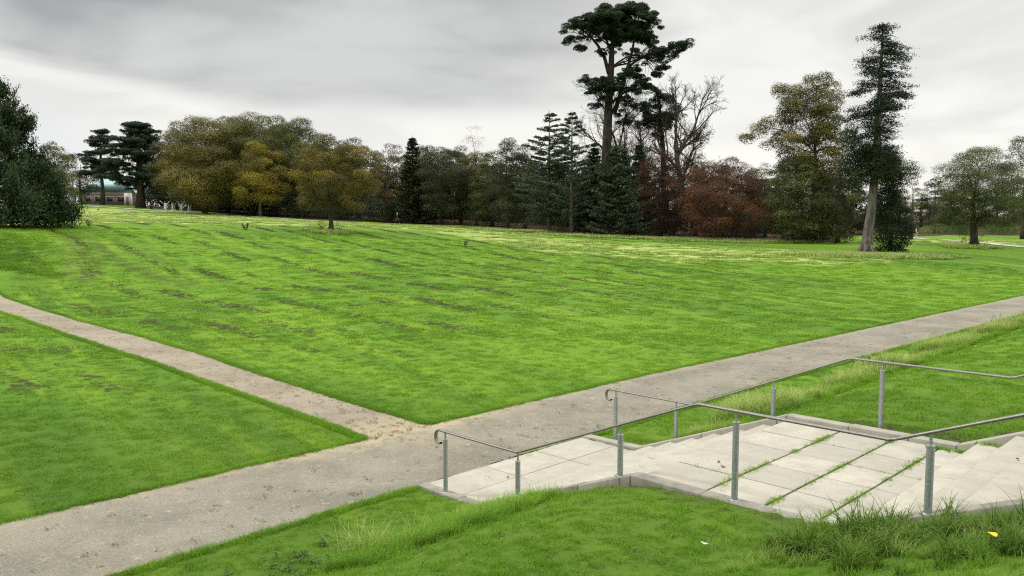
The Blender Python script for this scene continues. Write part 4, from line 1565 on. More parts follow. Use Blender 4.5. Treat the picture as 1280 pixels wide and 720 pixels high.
# ------------------------------------------------------------------ pavilion behind the cedars
M['teal'] = plain('green_metal_roof', (.30, .48, .48), .45)
M['cream'] = plain('cream_render', (.62, .58, .50), .8)
M['brownwall'] = plain('dark_brick', (.17, .135, .12), .85)
M['darkglass'] = plain('dark_window', (.03, .035, .04), .2, 0, .1)


def pavilion():
    d = 186
    x, y, _ = at(140, d)
    z = G1(x, y)
    root = thing('pavilion', 'low pavilion with green hipped roofs half hidden behind the cedars', 'building', (x, y, z), R_(8))
    W = MB().box(-6.5, 5.2, 0, 8, -.5, 3.0)
    W.obj('wall', M['brownwall'], root)
    MB().box(-6.55, 5.25, -.05, 8.05, 2.55, 3.05).obj('fascia', M['cream'], root)
    def hip(x0, x1, y0, y1, z0, z1, o=.5, r=2.6):
        v = [(x0 - o, y0 - o, z0), (x1 + o, y0 - o, z0), (x1 + o, y1 + o, z0), (x0 - o, y1 + o, z0), (x0 + r, (y0 + y1) / 2, z1), (x1 - r, (y0 + y1) / 2, z1)]
        return MB().add(v, [(0, 3, 2, 1), (0, 1, 5, 4), (2, 3, 4, 5)]).add([v[1], v[2], v[5], v[3], v[0], v[4]], [(0, 1, 2), (3, 4, 5)])
    hip(-6.5, 5.2, 0, 8, 3.05, 6.4).obj('roof', M['teal'], root)
    MB().box(-7.0, -2.6, 9, 14, -.5, 9.2).obj('tower_wall', M['cream'], root)
    hip(-7.0, -2.6, 9, 14, 9.2, 11.4, .6, 1.6).obj('tower_roof', M['teal'], root)
    for k, cx in enumerate((-4.8, -2.4, 0.0, 2.4)):
        f = MB().box(cx - .8, cx + .8, -.06, -.003, .9, 2.2).obj('window', M['cream'], root)
        MB().box(cx - .7, cx + .7, -.075, -.062, 1.0, 2.1).obj('pane', M['darkglass'], f)
    MB().box(3.6, 5.0, -1.6, -.06, -.3, 2.9).obj('porch', M['cream'], root)
    MB().box(4.0, 4.6, -1.64, -1.604, -.1, 2.1).obj('door', M['brownwall'], root)


pavilion()


# ------------------------------------------------------------------ outdoor gym
def gym(label, u, d, rz, arms):
    x, y, z = at(u, d)
    root = thing('exercise_machine', label, 'gym machine', (x, y, z), rz, 'outdoor gym machines')
    MB().tube([(0, 0, -.1), (0, 0, 1.55)], .09, 10).obj('post', M['gym'], root, smooth=True)
    if arms:
        for sx in (-1, 1):
            MB().tube([(0, 0, 1.35), (sx * .35, -.1, 1.5), (sx * .62, -.15, 1.78), (sx * .85, -.15, 1.95)], [.055, .05, .045, .045], 8).obj('arm', M['gym'], root, smooth=True)
        MB().box(-.28, .28, -.35, .10, .55, .63).obj('seat', M['gym'], root, bevel=.02)
        MB().box(-.28, .28, .10, .18, .75, 1.35).obj('backrest', M['gym'], root, bevel=.02)
    else:
        for sx in (-1, 1):
            MB().tube([(sx * .3, -.2, .35), (sx * .3, -.1, 1.2), (sx * .42, -.3, 1.5)], .04, 8).obj('handle', M['gym'], root, smooth=True)
            MB().box(sx * .3 - .1, sx * .3 + .1, -.5, .15, .28, .36).obj('pedal', M['gym'], root, bevel=.02)
    MB().box(-.75, .75, -.5, .3, 0.0, .12).obj('base', M['gym'], root, bevel=.02)
    return root


gym('pale gym machine with raised arms, the one nearer the broad cedar', 209, 141, R_(10), True)
gym('pale gym machine with raised arms, the one nearer the wood', 229, 141, R_(-15), True)
gym('pale pedal machine at the edge of the outdoor gym beside the wood', 238, 140, R_(40), False)
gym('pale pedal machine standing between the two machines with raised arms', 218, 141.5, R_(60), False)
M['bin'] = plain('dark_painted_metal', (.03, .032, .03), .6)
x, y, z = at(191, 150)
rb = thing('litter_bin', 'dark litter bin on a post under the broad cedar', 'bin', (x, y, z))
MB().tube([(0, 0, .15), (0, 0, 1.05), (0, 0, 1.1)], [.24, .27, .25], 14).obj('bin_body', M['bin'], rb, smooth=True)
MB().tube([(0, 0, -.1), (0, 0, .16)], .06, 8).obj('leg', M['bin'], rb)
MB().tube([(0, 0, 1.101), (0, 0, 1.16), (0, 0, 1.22)], [.28, .25, .06], 14).obj('lid', M['bin'], rb, smooth=True)

# ------------------------------------------------------------------ people
M['skin'] = plain('skin', (.52, .34, .26), .6, 0, .1)
M['hair'] = plain('dark_hair', (.03, .022, .018), .6)
M['white_shirt'] = plain('white_shirt', (.78, .78, .76), .8, 0, .1)
M['black_cloth'] = plain('black_clothing', (.018, .018, .022), .8, 0, .2)
M['pale_trousers'] = plain('pale_trousers', (.50, .50, .48), .8, 0, .15)
M['white_shoe'] = plain('white_shoes', (.75, .75, .74), .6, 0, .1)
M['grey_hair'] = plain('pale_cap', (.60, .60, .58), .8, 0, .1)


def person(label, loc, rz, top, sleeve, legs, shoes, hair, stride=.22):
    """One continuous skinned walking figure, 1.75 m tall, facing -Y."""
    root = thing('person', label, 'person', loc, rz)
    V = {}
    co, rad, ed = [], [], []

    def p(name, x, y, z, r, link=None, ry=None):
        V[name] = len(co)
        co.append((x, y, z)); rad.append((r, ry or r))
        if link:
            ed.append((V[link], V[name]))
    p('pelvis', 0, 0, .95, .135, None, .11)
    p('waist', 0, -.01, 1.10, .125, 'pelvis', .10)
    p('chest', 0, -.01, 1.30, .155, 'waist', .115)
    p('shoulders', 0, 0, 1.43, .10, 'chest', .085)
    p('neck', 0, -.01, 1.51, .052, 'shoulders')
    p('jaw', 0, -.035, 1.575, .068, 'neck', .075)
    p('head', 0, -.025, 1.655, .078, 'jaw', .092)
    p('scalp', 0, -.01, 1.72, .055, 'head', .065)
    p('nose', 0, -.125, 1.635, .014, 'head')
    for s in (-1, 1):
        k = str(s)
        f = stride * s
        p('hip' + k, s * .09, 0, .90, .095, 'pelvis')
        p('thigh' + k, s * .10, -f * .45, .70, .082, 'hip' + k)
        p('knee' + k, s * .10, -f * .85, .49, .058, 'thigh' + k)
        p('calf' + k, s * .10, -f * .80 + .06 * (s < 0), .32, .056, 'knee' + k)
        p('ankle' + k, s * .10, -f + .10 * (s < 0), .09, .038, 'calf' + k)
        p('heel' + k, s * .10, -f + .13 * (s < 0) + .02, .04, .036, 'ankle' + k)
        p('toe' + k, s * .11, -f - .16 + .10 * (s < 0), .035, .034, 'ankle' + k)
        p('sh' + k, s * .17, 0, 1.42, .062, 'shoulders')
        p('upper' + k, s * .22, f * .25, 1.27, .050, 'sh' + k)
        p('elbow' + k, s * .24, f * .45, 1.13, .042, 'upper' + k)
        p('wrist' + k, s * .23, f * .35 - .12, .93, .028, 'elbow' + k)
        p('palm' + k, s * .23, f * .35 - .16, .86, .033, 'wrist' + k, .020)
        for i, (dx, ln) in enumerate(((-.025, .075), (-.008, .088), (.009, .082), (.025, .065))):
            p('f%d%s' % (i, k), s * .23 + .010, f * .35 - .17 + dx, .80, .0085, 'palm' + k)
            p('g%d%s' % (i, k), s * .23 - s * .012, f * .35 - .175 + dx, .80 - ln * .6, .0075, 'f%d%s' % (i, k))
        p('thumb' + k, s * .23 - s * .02, f * .35 - .21, .83, .010, 'palm' + k)
    me = bpy.data.meshes.new('body')
    me.from_pydata(co, ed, [])
    o = bpy.data.objects.new('body', me)
    COL.objects.link(o); o.parent = root
    for m in (M['skin'], top, sleeve, legs, shoes):
        me.materials.append(m)
    sk = o.modifiers.new('skin', 'SKIN')
    sk.use_smooth_shade = True
    layer = me.skin_vertices[0] if me.skin_vertices else None
    if layer is None:
        bpy.context.view_layer.objects.active = o
    for i, d in enumerate(me.skin_vertices[0].data):
        d.radius = rad[i]
        d.use_root = (i == 0)
    sub = o.modifiers.new('sub', 'SUBSURF'); sub.levels = 1; sub.render_levels = 1
    dg = bpy.context.evaluated_depsgraph_get()
    ev = bpy.data.meshes.new_from_object(o.evaluated_get(dg))
    o.modifiers.clear()
    o.data = ev
    ev.name = 'body'
    if len(ev.materials) < 5:
        ev.materials.clear()
        for m in (M['skin'], top, sleeve, legs, shoes):
            ev.materials.append(m)
    for pl in ev.polygons:
        c = pl.center
        ax = abs(c.x)
        if c.z > 1.50: mi = 0
        elif c.z < .10: mi = 4
        elif ax > .165 and c.z < .92: mi = 0
        elif ax > .165: mi = 2
        elif c.z < .98: mi = 3
        else: mi = 1 if (ax < .10) else 2
        pl.material_index = mi
        pl.use_smooth = True
    # hair: a fitted cap over the skull, eyes and mouth
    hb = bmesh.new()
    bmesh.ops.create_uvsphere(hb, u_segments=16, v_segments=10, radius=.1)
    for v in list(hb.verts):
        if v.co.z < -.02 and v.co.y < .03:
            v.co.z = -.02
        v.co = Vector((v.co.x * .88, v.co.y * 1.02 + .0, v.co.z * 1.02 + 1.685))
    hm = bpy.data.meshes.new('hair'); hb.to_mesh(hm); hb.free()
    hm.materials.append(hair)
    ho = bpy.data.objects.new('hair', hm); COL.objects.link(ho); ho.parent = root
    for s in (-1, 1):
        MB().tube([(s * .032, -.108, 1.655), (s * .032, -.118, 1.655)], .011, 8).obj('eye', M['bin'], root)
    MB().tube([(-.025, -.108, 1.585), (0, -.114, 1.583), (.025, -.108, 1.585)], .007, 6).obj('mouth', M['hair'], root)
    return root


person('person walking on the distant path in a white top with dark sleeves and pale trousers', at(1144, 116), R_(-25), M['white_shirt'], M['black_cloth'], M['pale_trousers'], M['white_shoe'], M['grey_hair'])
person('person in black clothes and white shoes walking along the wood edge', at(497, 126), R_(75), M['black_cloth'], M['black_cloth'], M['black_cloth'], M['white_shoe'], M['grey_hair'], .3)

def ray_ground(u, v):
    """Where the line of sight through a picture point meets the ground: used once to find the spots of small objects."""
    lo, hi = 1.0, 120.0
    a = R_(4.905)
    cx, cy = (u - 640) / FPX, (360 - v) / FPX
    dv = np.array([cx, math.cos(a) + cy * math.sin(a), -math.sin(a) + cy * math.cos(a)])
    prev = lo
    for q in np.geomspace(lo, hi, 500):
        if CAM_H + dv[2] * q < G1(dv[0] * q, dv[1] * q):
            return dv[0] * q, dv[1] * q
        prev = q
    return dv[0] * prev, dv[1] * prev


# ------------------------------------------------------------------ grass
def blade_tuft(name, m, n, radius, hmin, hmax, width, bend, seed, segs=3, flat=0.0):
    rs = np.random.RandomState(seed)
    mb = MB()
    a = rs.uniform(0, 6.283, n); rr = radius * np.sqrt(rs.uniform(0, 1, n))
    b = np.stack([np.cos(a) * rr, np.sin(a) * rr, np.full(n, -.01)], -1)
    L = rs.uniform(hmin, hmax, n)
    la = rs.uniform(0, 6.283, n)
    ld = np.stack([np.cos(la), np.sin(la), np.zeros(n)], -1)
    sd_ = np.stack([-np.sin(la), np.cos(la), np.zeros(n)], -1)
    k0 = rs.uniform(.05, .45, n) + flat
    k1 = rs.uniform(.2, 1.0, n) * bend
    rows = []
    for i in range(segs + 1):
        q = i / segs
        ang = k0 + k1 * q
        # integrate roughly
        hx = L * q * np.sin((k0 + k0 + k1 * q) / 2); hz = L * q * np.cos((k0 + k0 + k1 * q) / 2)
        w = width * (1 - q ** 1.6 * .9) * rs.uniform(.9, 1.1, n)
        c = b + ld * hx[:, None] + np.array([0, 0, 1.0]) * hz[:, None]
        rows.append((c - sd_ * w[:, None] / 2, c + sd_ * w[:, None] / 2))
    V = np.stack([q for r in rows for q in r], 1)        # n, 2*(segs+1), 3
    k = 2 * (segs + 1)
    f = []
    t = []
    base = np.arange(n) * k
    tone = rs.uniform(-.25, .25, n)
    for i in range(segs):
        f.append(np.stack([base + 2 * i, base + 2 * i + 1, base + 2 * i + 3, base + 2 * i + 2], -1))
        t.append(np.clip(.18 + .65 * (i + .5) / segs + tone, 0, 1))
    mb.add(V.reshape(-1, 3), np.concatenate(f), tint=np.concatenate(t))
    return bpy.data.objects.new(name, mb.mesh(name, m))


def scatter(name, label, protos, pts, scale, seed, cat='grass', zrot=True, rotz=None):
    """One object: points carrying a turn and a size, with tufts placed on them by a node group."""
    rs = np.random.RandomState(seed)
    pts = np.asarray(pts, float)
    n = len(pts)
    me = bpy.data.meshes.new(name)
    me.vertices.add(n)
    me.vertices.foreach_set('co', pts.astype(np.float32).ravel())
    r = np.zeros((n, 3), np.float32)
    r[:, 2] = rs.uniform(0, 6.283, n) if rotz is None else rotz
    a = me.attributes.new('turn', 'FLOAT_VECTOR', 'POINT'); a.data.foreach_set('vector', r.ravel())
    a = me.attributes.new('size', 'FLOAT_VECTOR', 'POINT')
    sc = np.asarray(scale, np.float32)
    if sc.ndim == 1:
        sc = np.repeat(sc[:, None], 3, 1)
    a.data.foreach_set('vector', sc.ravel())
    a = me.attributes.new('pick', 'INT', 'POINT'); a.data.foreach_set('value', rs.randint(0, len(protos), n).astype(np.int32))
    o = bpy.data.objects.new(name, me)
    COL.objects.link(o)
    g = bpy.data.node_groups.new(name + '_nodes', 'GeometryNodeTree')
    g.interface.new_socket('Geometry', in_out='INPUT', socket_type='NodeSocketGeometry')
    g.interface.new_socket('Geometry', in_out='OUTPUT', socket_type='NodeSocketGeometry')
    N = g.nodes; L = g.links
    gi = N.new('NodeGroupInput'); go = N.new('NodeGroupOutput')
    g2i = N.new('GeometryNodeGeometryToInstance')
    for p in protos[::-1]:
        oi = N.new('GeometryNodeObjectInfo'); oi.inputs['Object'].default_value = p
        oi.inputs['As Instance'].default_value = True
        L.new(oi.outputs['Geometry'], g2i.inputs[0])
    ins = N.new('GeometryNodeInstanceOnPoints')
    L.new(gi.outputs[0], ins.inputs['Points'])
    L.new(g2i.outputs[0], ins.inputs['Instance'])
    ins.inputs['Pick Instance'].default_value = True

    def attr(nm, typ):
        q = N.new('GeometryNodeInputNamedAttribute'); q.data_type = typ
        q.inputs['Name'].default_value = nm
        return [s for s in q.outputs if s.enabled and s.name == 'Attribute'][0]
    L.new(attr('pick', 'INT'), ins.inputs['Instance Index'])
    L.new(attr('turn', 'FLOAT_VECTOR'), ins.inputs['Rotation'])
    L.new(attr('size', 'FLOAT_VECTOR'), ins.inputs['Scale'])
    L.new(ins.outputs[0], go.inputs[0])
    md = o.modifiers.new('tufts', 'NODES'); md.node_group = g
    return tag(o, label, cat, kind='stuff')


def cone_points(rs, d0, d1, dens, half=37, power=0.0):
    """Random ground points in the view wedge, dens per square metre at d0 falling with distance**power."""
    out = []
    edges = np.geomspace(d0, d1, 14)
    for a, b in zip(edges[:-1], edges[1:]):
        area = R_(2 * half) * (b * b - a * a) / 2
        n = int(area * dens * (d0 / ((a + b) / 2)) ** power)
        r = np.sqrt(rs.uniform(a * a, b * b, n)); t = np.radians(rs.uniform(-half, half, n))
        out.append(np.stack([r * np.sin(t), r * np.cos(t)], -1))
    return np.concatenate(out)


def grounded(p, dz=0.0):
    return np.column_stack([p, G(p[:, 0], p[:, 1]) + dz])


rs = np.random.RandomState(77)
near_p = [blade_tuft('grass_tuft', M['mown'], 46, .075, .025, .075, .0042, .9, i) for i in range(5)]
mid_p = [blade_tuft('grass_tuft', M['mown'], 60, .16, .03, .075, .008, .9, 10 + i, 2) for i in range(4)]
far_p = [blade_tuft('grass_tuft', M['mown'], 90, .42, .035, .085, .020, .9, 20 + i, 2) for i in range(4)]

# nearest lawn
p = np.concatenate([cone_points(rs, 2.2, 13.5, 190, 42, .75), rs.uniform(-1, 1, (5200, 2)) * np.array([4.5, 4.0]) + np.array([1.0, 1.0])])
ok = ~path_mask(p[:, 0], p[:, 1], -.02) & ~stair_mask(p[:, 0], p[:, 1], .03)
p = p[ok]
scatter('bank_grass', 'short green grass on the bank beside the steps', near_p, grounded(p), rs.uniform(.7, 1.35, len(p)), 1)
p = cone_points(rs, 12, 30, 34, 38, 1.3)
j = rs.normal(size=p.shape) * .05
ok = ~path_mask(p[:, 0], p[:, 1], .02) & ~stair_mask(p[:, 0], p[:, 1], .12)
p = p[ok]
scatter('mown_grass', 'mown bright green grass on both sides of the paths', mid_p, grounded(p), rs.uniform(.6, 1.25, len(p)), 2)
# ragged grass hanging over the edges of the paths
T = rs.uniform(-6, 60, 9000)
sd1 = np.where(rs.uniform(size=9000) < .5, ef(T) - .05, en(T) + .05) + rs.normal(size=9000) * .035
x_, y_ = xy(sd1, T)
S_ = -3.4 - rs.uniform(0, 1, 9000) ** 1.3 * 45
t1 = np.where(rs.uniform(size=9000) < .5, bl2(S_) - .05, bu(S_) + .05) + rs.normal(size=9000) * .04
x2, y2 = xy(S_, t1)
s1_, t1_ = st(x_, y_)
keep = ~((t1_ > bl2(s1_ * 0 - 3.3)) & (t1_ < bu(s1_ * 0 - 3.3)) & (s1_ < -2)) & ~stair_mask(x_, y_, .03)
s2_, t2_ = st(x2, y2)
keep2 = s2_ < ef(t2_) - .02
p = np.concatenate([np.stack([x_, y_], -1)[keep], np.stack([x2, y2], -1)[keep2]])
scatter('edge_grass', 'ragged grass fringe along the edges of the paths', near_p, grounded(p, -.005), rs.uniform(.8, 1.6, len(p)), 3)
p = cone_points(rs, 28, 78, 3.6, 35, .55)
ok = ~path_mask(p[:, 0], p[:, 1], .30)
p = p[ok]
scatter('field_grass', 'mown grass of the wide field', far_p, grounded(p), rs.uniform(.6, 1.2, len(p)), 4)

# long grass: strips the mower left on the bank
long_p = [blade_tuft('long_grass_tuft', M['long'], 60, .10, .16, .42, .0055, 1.5, 40 + i, 5) for i in range(5)]
wild_p = [blade_tuft('wild_grass_tuft', M['mown'], 80, .12, .14, .38, .0085, 1.5, 50 + i, 5) for i in range(4)]


def band(s0, s1, t0, t1, n, seed):
    r = np.random.RandomState(seed)
    s = r.uniform(s0, s1, n) + r.normal(size=n) * .12; t = r.uniform(t0, t1, n)
    x, y = xy(s, t)
    return np.stack([x, y], -1), s, t


P1, s, t = band(1.7, 2.5, -2.9, -.5, 80, 1)
k1 = np.clip(.75 + .35 * np.sin(t * 1.7 + 1) + .25 * np.sin(t * 4.1), .25, 1.1)
P2, s, t = band(1.3, 2.1, 4.9, 34, 4200, 2)
k2 = np.clip(.70 + .4 * np.sin(t * 1.1) + .35 * np.sin(t * 2.7 + 2) + .25 * np.sin(t * 5.3), .22, 1.3)
p = np.concatenate([P1, P2]); k = np.concatenate([k1, k2])
rs2 = np.random.RandomState(5)
scatter('long_grass', 'long pale uncut grass in a strip along the foot of the bank', long_p, grounded(p), k * rs2.uniform(.55, 1.5, len(p)), 5)
P3, s, t = band(1.65, 2.35, 5.0, 34, 1800, 3)
P4, s, t = band(1.7, 2.7, -3.2, -.25, 380, 4)
p = np.concatenate([P3, P4])
scatter('green_long_grass', 'dark green uncut grass mixed into the strip along the foot of the bank', wild_p, grounded(p), rs2.uniform(.35, .8, len(p)), 6)
# coarse tufts by the landing, nearest the viewer
big_p = [blade_tuft('coarse_tuft', M['coarse'], 44, .11, .18, .50, .0135, 2.3, 50 + i, 6) for i in range(4)]


def clump(u, v, n, w, dd, seed):
    r = np.random.RandomState(seed)
    x, y = ray_ground(u, v)
    return np.stack([x + r.normal(size=n) * w, y + r.normal(size=n) * dd], -1)


CL = [(1010, 690, 15, .16, .13), (1055, 680, 18, .20, .13), (1085, 700, 10, .16, .12), (1150, 672, 12, .18, .12), (1195, 672, 12, .16, .1), (1250, 665, 14, .18, .1), (1275, 690, 12, .15, .12),
      (1120, 662, 7, .15, .08), (1170, 705, 8, .2, .1)]
p = np.concatenate([clump(u, v, n, w, dd, 300 + i) for i, (u, v, n, w, dd) in enumerate(CL)])
scatter('coarse_grass', 'coarse dark green grass clumps at the edge of the landing nearest the viewer', big_p, grounded(p), rs2.uniform(.35, .75, len(p)) * np.where(np.arange(len(p)) < 43, 1.4, 1.0), 7)
P7 = np.concatenate([clump(u, v, 12, .28, .12, 400 + u) for u, v in ((1000, 705), (1100, 684), (1130, 672), (1210, 678), (1265, 670))])
scatter('dry_grass', 'dry pale grass blades among the coarse clumps', long_p, grounded(P7), rs2.uniform(.3, .6, len(P7)), 8)
P5, s, t = band(6.2, 9.6, -.75, -.2, 110, 6)
scatter('ragged_grass', 'ragged longer grass along the near edge of the upper steps', wild_p, grounded(P5), rs2.uniform(.2, .5, len(P5)), 14)

# the bank face below the large conifer is left rough
Pb = []
rb_ = np.random.RandomState(31)
for _ in range(1100):
    u = rb_.uniform(-60, 84); q = rb_.uniform(0, 1)
    topv = 291 + max(0, u) * .06; botv = 333 + .17 * max(u, 0)
    if u > 30 and rb_.uniform() < (u - 30) / 54:
        continue
    if rb_.uniform() < .35:
        q = rb_.normal() * .04 + 1.0
    Pb.append(ray_ground_fast(u, topv + (botv - topv) * q))
Pb = np.array(Pb)
bank_p = [blade_tuft('bank_tuft', M['mown'], 60, .45, .06, .20, .020, 1.3, 120 + i, 2) for i in range(3)]
scatter('rough_bank_grass', 'darker rough grass on the short steep bank below the large conifer', bank_p, grounded(Pb), rb_.uniform(.5, 1.1, len(Pb)), 15)

# meadow strips on the far lawn
mead_p = [blade_tuft('meadow_tuft', M['meadow'], 90, .55, .10, .30, .022, 1.2, 60 + i, 2) for i in range(4)]
p = cone_points(rs, 60, 150, 1.25, 34, .8)
p = p[rs.uniform(size=len(p)) < meadow_mask(p[:, 0], p[:, 1]) * np.clip(.55 + .6 * np.sin(p[:, 1] * .7 + p[:, 0] * .08) + .3 * np.sin(p[:, 0] * .3), .12, 1)]
scatter('meadow_grass', 'long yellowish uncut grass in strips across the far lawn', mead_p, grounded(p), rs.uniform(.6, 1.3, len(p)), 9)
# rough grass round the leaning conifer and the grove
Pr = []
for (u, d, w, n) in [(1060, 73, 4.5, 260), (1100, 73, 5, 300), (1130, 74, 3, 120), (680, 104, 7, 260), (760, 96, 8, 240), (860, 95, 9, 260), (960, 92, 7, 200), (413, 79, 1.6, 60), (1214, 84.5, 2.2, 80)]:
    x, y, _ = at(u, d)
    Pr.append(np.stack([x + rs.normal(size=n) * w * .5, y + rs.normal(size=n) * .9], -1))
p = np.concatenate(Pr)
scatter('rough_grass', 'rough long grass round the feet of the trees', mead_p, grounded(p), rs.uniform(.7, 1.9, len(p)), 10)

# rows of cut grass left by the mower
th_p = [blade_tuft('cut_grass', M['thatch'], 70, .17, .04, .13, .011, 1.3, 70 + i, 2, .9) for i in range(4)]
pts = []
dirv = np.array([math.sin(R_(-31)), math.cos(R_(-31))])
nrm = np.array([dirv[1], -dirv[0]])
hdg = []
for k in range(-30, 44):
    t0 = 3.0 + k * 1.35 + rs.normal() * .15
    ang = math.radians(-45 + 17 * min(1, max(0, (t0 - 3) / 26)))
    dk = np.array([math.sin(ang), math.cos(ang)])
    x0, y0 = xy(-4.0, t0)
    L = 95
    q = rs.uniform(0, L, 3800)
    keepn = np.clip(.22 + .75 * np.sin(q * .23 + k * 2.1) + .6 * np.sin(q * .71 + k * 1.3) + .4 * np.sin(q * 1.9 + k), 0, 1) ** 1.5 * (.7 if k % 2 else 1.0) * sstep(q, 4, 16)
    q = q[rs.uniform(size=len(q)) < keepn]
    c = np.array([x0, y0]) + dk * q[:, None] + rs.normal(size=(len(q), 2)) * .24
    pts.append(c)
    hdg.append(np.full(len(c), -ang))
hdg = np.concatenate(hdg)
p = np.concatenate(pts)
s, t = st(p[:, 0], p[:, 1])
ok = ~path_mask(p[:, 0], p[:, 1], .4) & (s < -4.4) & (meadow_mask(p[:, 0], p[:, 1]) < .2) & (litter_mask(p[:, 0], p[:, 1]) < .1)
ok &= (np.abs(np.degrees(np.arctan2(p[:, 0], p[:, 1]))) < 36)
u_ = 640 + p[:, 0] / np.maximum(p[:, 1], 1) * FPX
ok &= (u_ < 900 + 90 * rs.normal(size=len(p)))
p = p[ok]; hdg = hdg[ok]
sc3 = np.stack([rs.uniform(.2, .7, len(p)), rs.uniform(.3, 1.2, len(p)), rs.uniform(.5, 1.2, len(p))], -1)
scatter('cut_grass_rows', 'brownish rows of cut grass lying on the mown field', th_p, grounded(p, .02), sc3, 11, rotz=hdg + rs.normal(size=len(p)) * .4)

Pk, s, t = band(4.4, 9.4, 4.24, 4.75, 200, 61)
scatter('dry_thatch', 'dry brown grass lying on bare soil along the far kerb', th_p, grounded(Pk, .01), rs.uniform(.3, .8, len(Pk)), 16)
# crumbs of dead grass and leaf on the paths
crumb = []
for i in range(3):
    r9 = np.random.RandomState(200 + i)
    mb = MB()
    leaf_cloud(mb, r9, np.column_stack([r9.normal(size=(6, 2)) * .05, np.full(6, .008)]), np.tile([0, 0, 1.0], (6, 1)), np.full(6, .035), r9.uniform(.2, 1, 6), .45, .25)
    crumb.append(bpy.data.objects.new('crumb', mb.mesh('crumb', LM['dead'])))
T = rs.uniform(-6, 30, 420); q = rs.uniform(0, 1, 420) ** np.where(rs.uniform(size=420) < .5, 2.2, .45)
cx, cy = xy(ef(T) + (en(T) - ef(T)) * q, T)
S_ = -3.2 - rs.uniform(0, 1, 420) ** 1.6 * 30; w_ = rs.uniform(0, 1, 420)
c2, d2 = xy(S_, bl2(S_) + (bu(S_) - bl2(S_)) * w_)
p = np.concatenate([np.stack([cx, cy], -1), np.stack([c2, d2], -1)])
scatter('path_litter', 'scattered crumbs of dead grass and leaves on the paths', crumb, grounded(p, .012), rs.uniform(.5, 1.5, len(p)), 17, 'litter')

# ------------------------------------------------------------------ weeds
def rosette(name, seed, n=9, L=.09):
    rs = np.random.RandomState(seed)
    mb = MB()
    for k in range(n):
        a = rs.uniform(0, 6.28); ll = L * rs.uniform(.5, 1.2)
        e = np.array([math.cos(a), math.sin(a), 0]); sdv = np.array([-math.sin(a), math.cos(a), 0])
        h = rs.uniform(.2, .8)
        c0 = np.array([0, 0, 0.0]); c1 = e * ll * .5 + np.array([0, 0, ll * h]); c2 = e * ll + np.array([0, 0, ll * h * .75])
        w = ll * .24
        mb.add([c0 - sdv * w * .2, c0 + sdv * w * .2, c1 + sdv * w, c2, c1 - sdv * w], [(0, 1, 2, 4)], tint=rs.uniform(.2, .9))
        mb.add([c1 - sdv * w, c1 + sdv * w, c2], [(0, 1, 2)], tint=rs.uniform(.2, .9))
    return bpy.data.objects.new(name, mb.mesh(name, LM['weed']))


ros = [rosette('weed', i) for i in range(4)]
joint_p = [blade_tuft('joint_tuft', M['mown'], 22, .03, .012, .045, .0045, 1.2, 90 + i, 2) for i in range(3)]
W, JR = [], []
for (s0, d0) in ((4.70, 620), (5.42, 520), (6.03, 480)):
    t = rs.uniform(.15, 3.9, d0)
    f = np.clip(.42 + .6 * np.sin(t * 3.1 + s0 * 5) + .5 * np.sin(t * 7 + s0) + .3 * np.sin(t * 17), 0.06, 1)
    t = t[rs.uniform(size=len(t)) < f]
    s = s0 + .012 + rs.normal(size=len(t)) * .016
    x, y = xy(s, t)
    JR.append(np.column_stack([x, y, np.full(len(t), Z_MID - .016)]))
s = rs.uniform(LAND0, 6.4, 60); t = .105 + .72 * rs.randint(1, 5, 60) + rs.normal(size=60) * .008
x, y = xy(s, t); JR.append(np.column_stack([x, y, np.full(60, Z_MID - .02)]))
s = rs.uniform(-.3, 1.1, 26); x, y = xy(s, np.full(26, 3.94)); JR.append(np.column_stack([x, y, np.full(26, Z_LOW)]))
t = rs.uniform(2.2, 3.9, 60); x, y = xy(np.full(60, ST_S0 - .01) + rs.normal(size=60) * .02, t); JR.append(np.column_stack([x, y, np.full(60, .01)]))
s = rs.uniform(5.9, 7.0, 150); t = 3.90 - np.abs(rs.normal(size=150)) * .06; x, y = xy(s, t); JR.append(np.column_stack([x, y, np.where(s < 6.5, Z_MID, Z_MID + RISE2)]))
p = np.concatenate(JR)
scatter('joint_weeds', 'small tufts of weed growing in the paving joints', joint_p, p, rs.uniform(.5, 1.3, len(p)) ** 2 * 1.25, 12, 'weeds')
P8, s, t = band(1.5, 2.1, 4.6, 5.6, 70, 21)
P9, s, t = band(1.9, 2.5, -2.2, -.4, 110, 22)
P10, s, t = band(.6, 1.6, -4, -2.2, 40, 23)
P11, s, t = band(.3, 9, -8, -.3, 260, 24)
P12, s, t = band(6.2, 9, -.8, -.2, 60, 25)
p = np.concatenate([P8, P9, P10, P11, P12])
scatter('leafy_weeds', 'dark leafy weeds growing through the grass of the bank', ros, grounded(p, .02), np.concatenate([rs.uniform(.5, 1.2, 220), rs.uniform(.2, .4, 260), rs.uniform(.4, .8, 60)]), 13, 'weeds')


def dead_weed(label, u, d, h, seed, n=5):
    rs = np.random.RandomState(seed)
    x, y, z = at(u, d)
    mb = MB()
    for k in range(n):
        a = rs.uniform(0, 6.28)
        e = np.array([math.cos(a) * h * .4, math.sin(a) * h * .3, h * rs.uniform(.6, 1.0)])
        b = np.array([math.cos(a) * .08, math.sin(a) * .08, -.05])
        mb.tube(curve(b, e, rs, 5, .05, .08), np.linspace(.03, .012, 5), 4)
        q = b + (e - b) * rs.uniform(.4, 1.05, (16, 1)) + rs.normal(size=(16, 3)) * .07
        leaf_cloud(mb, rs, q, np.tile([0, 0, 1.0], (16, 1)), np.full(16, .14), np.full(16, .4))
    o = mb.obj('dead_weed', LM['dead'])
    o.location = (x, y, z)
    return tag(o, label, 'weed')


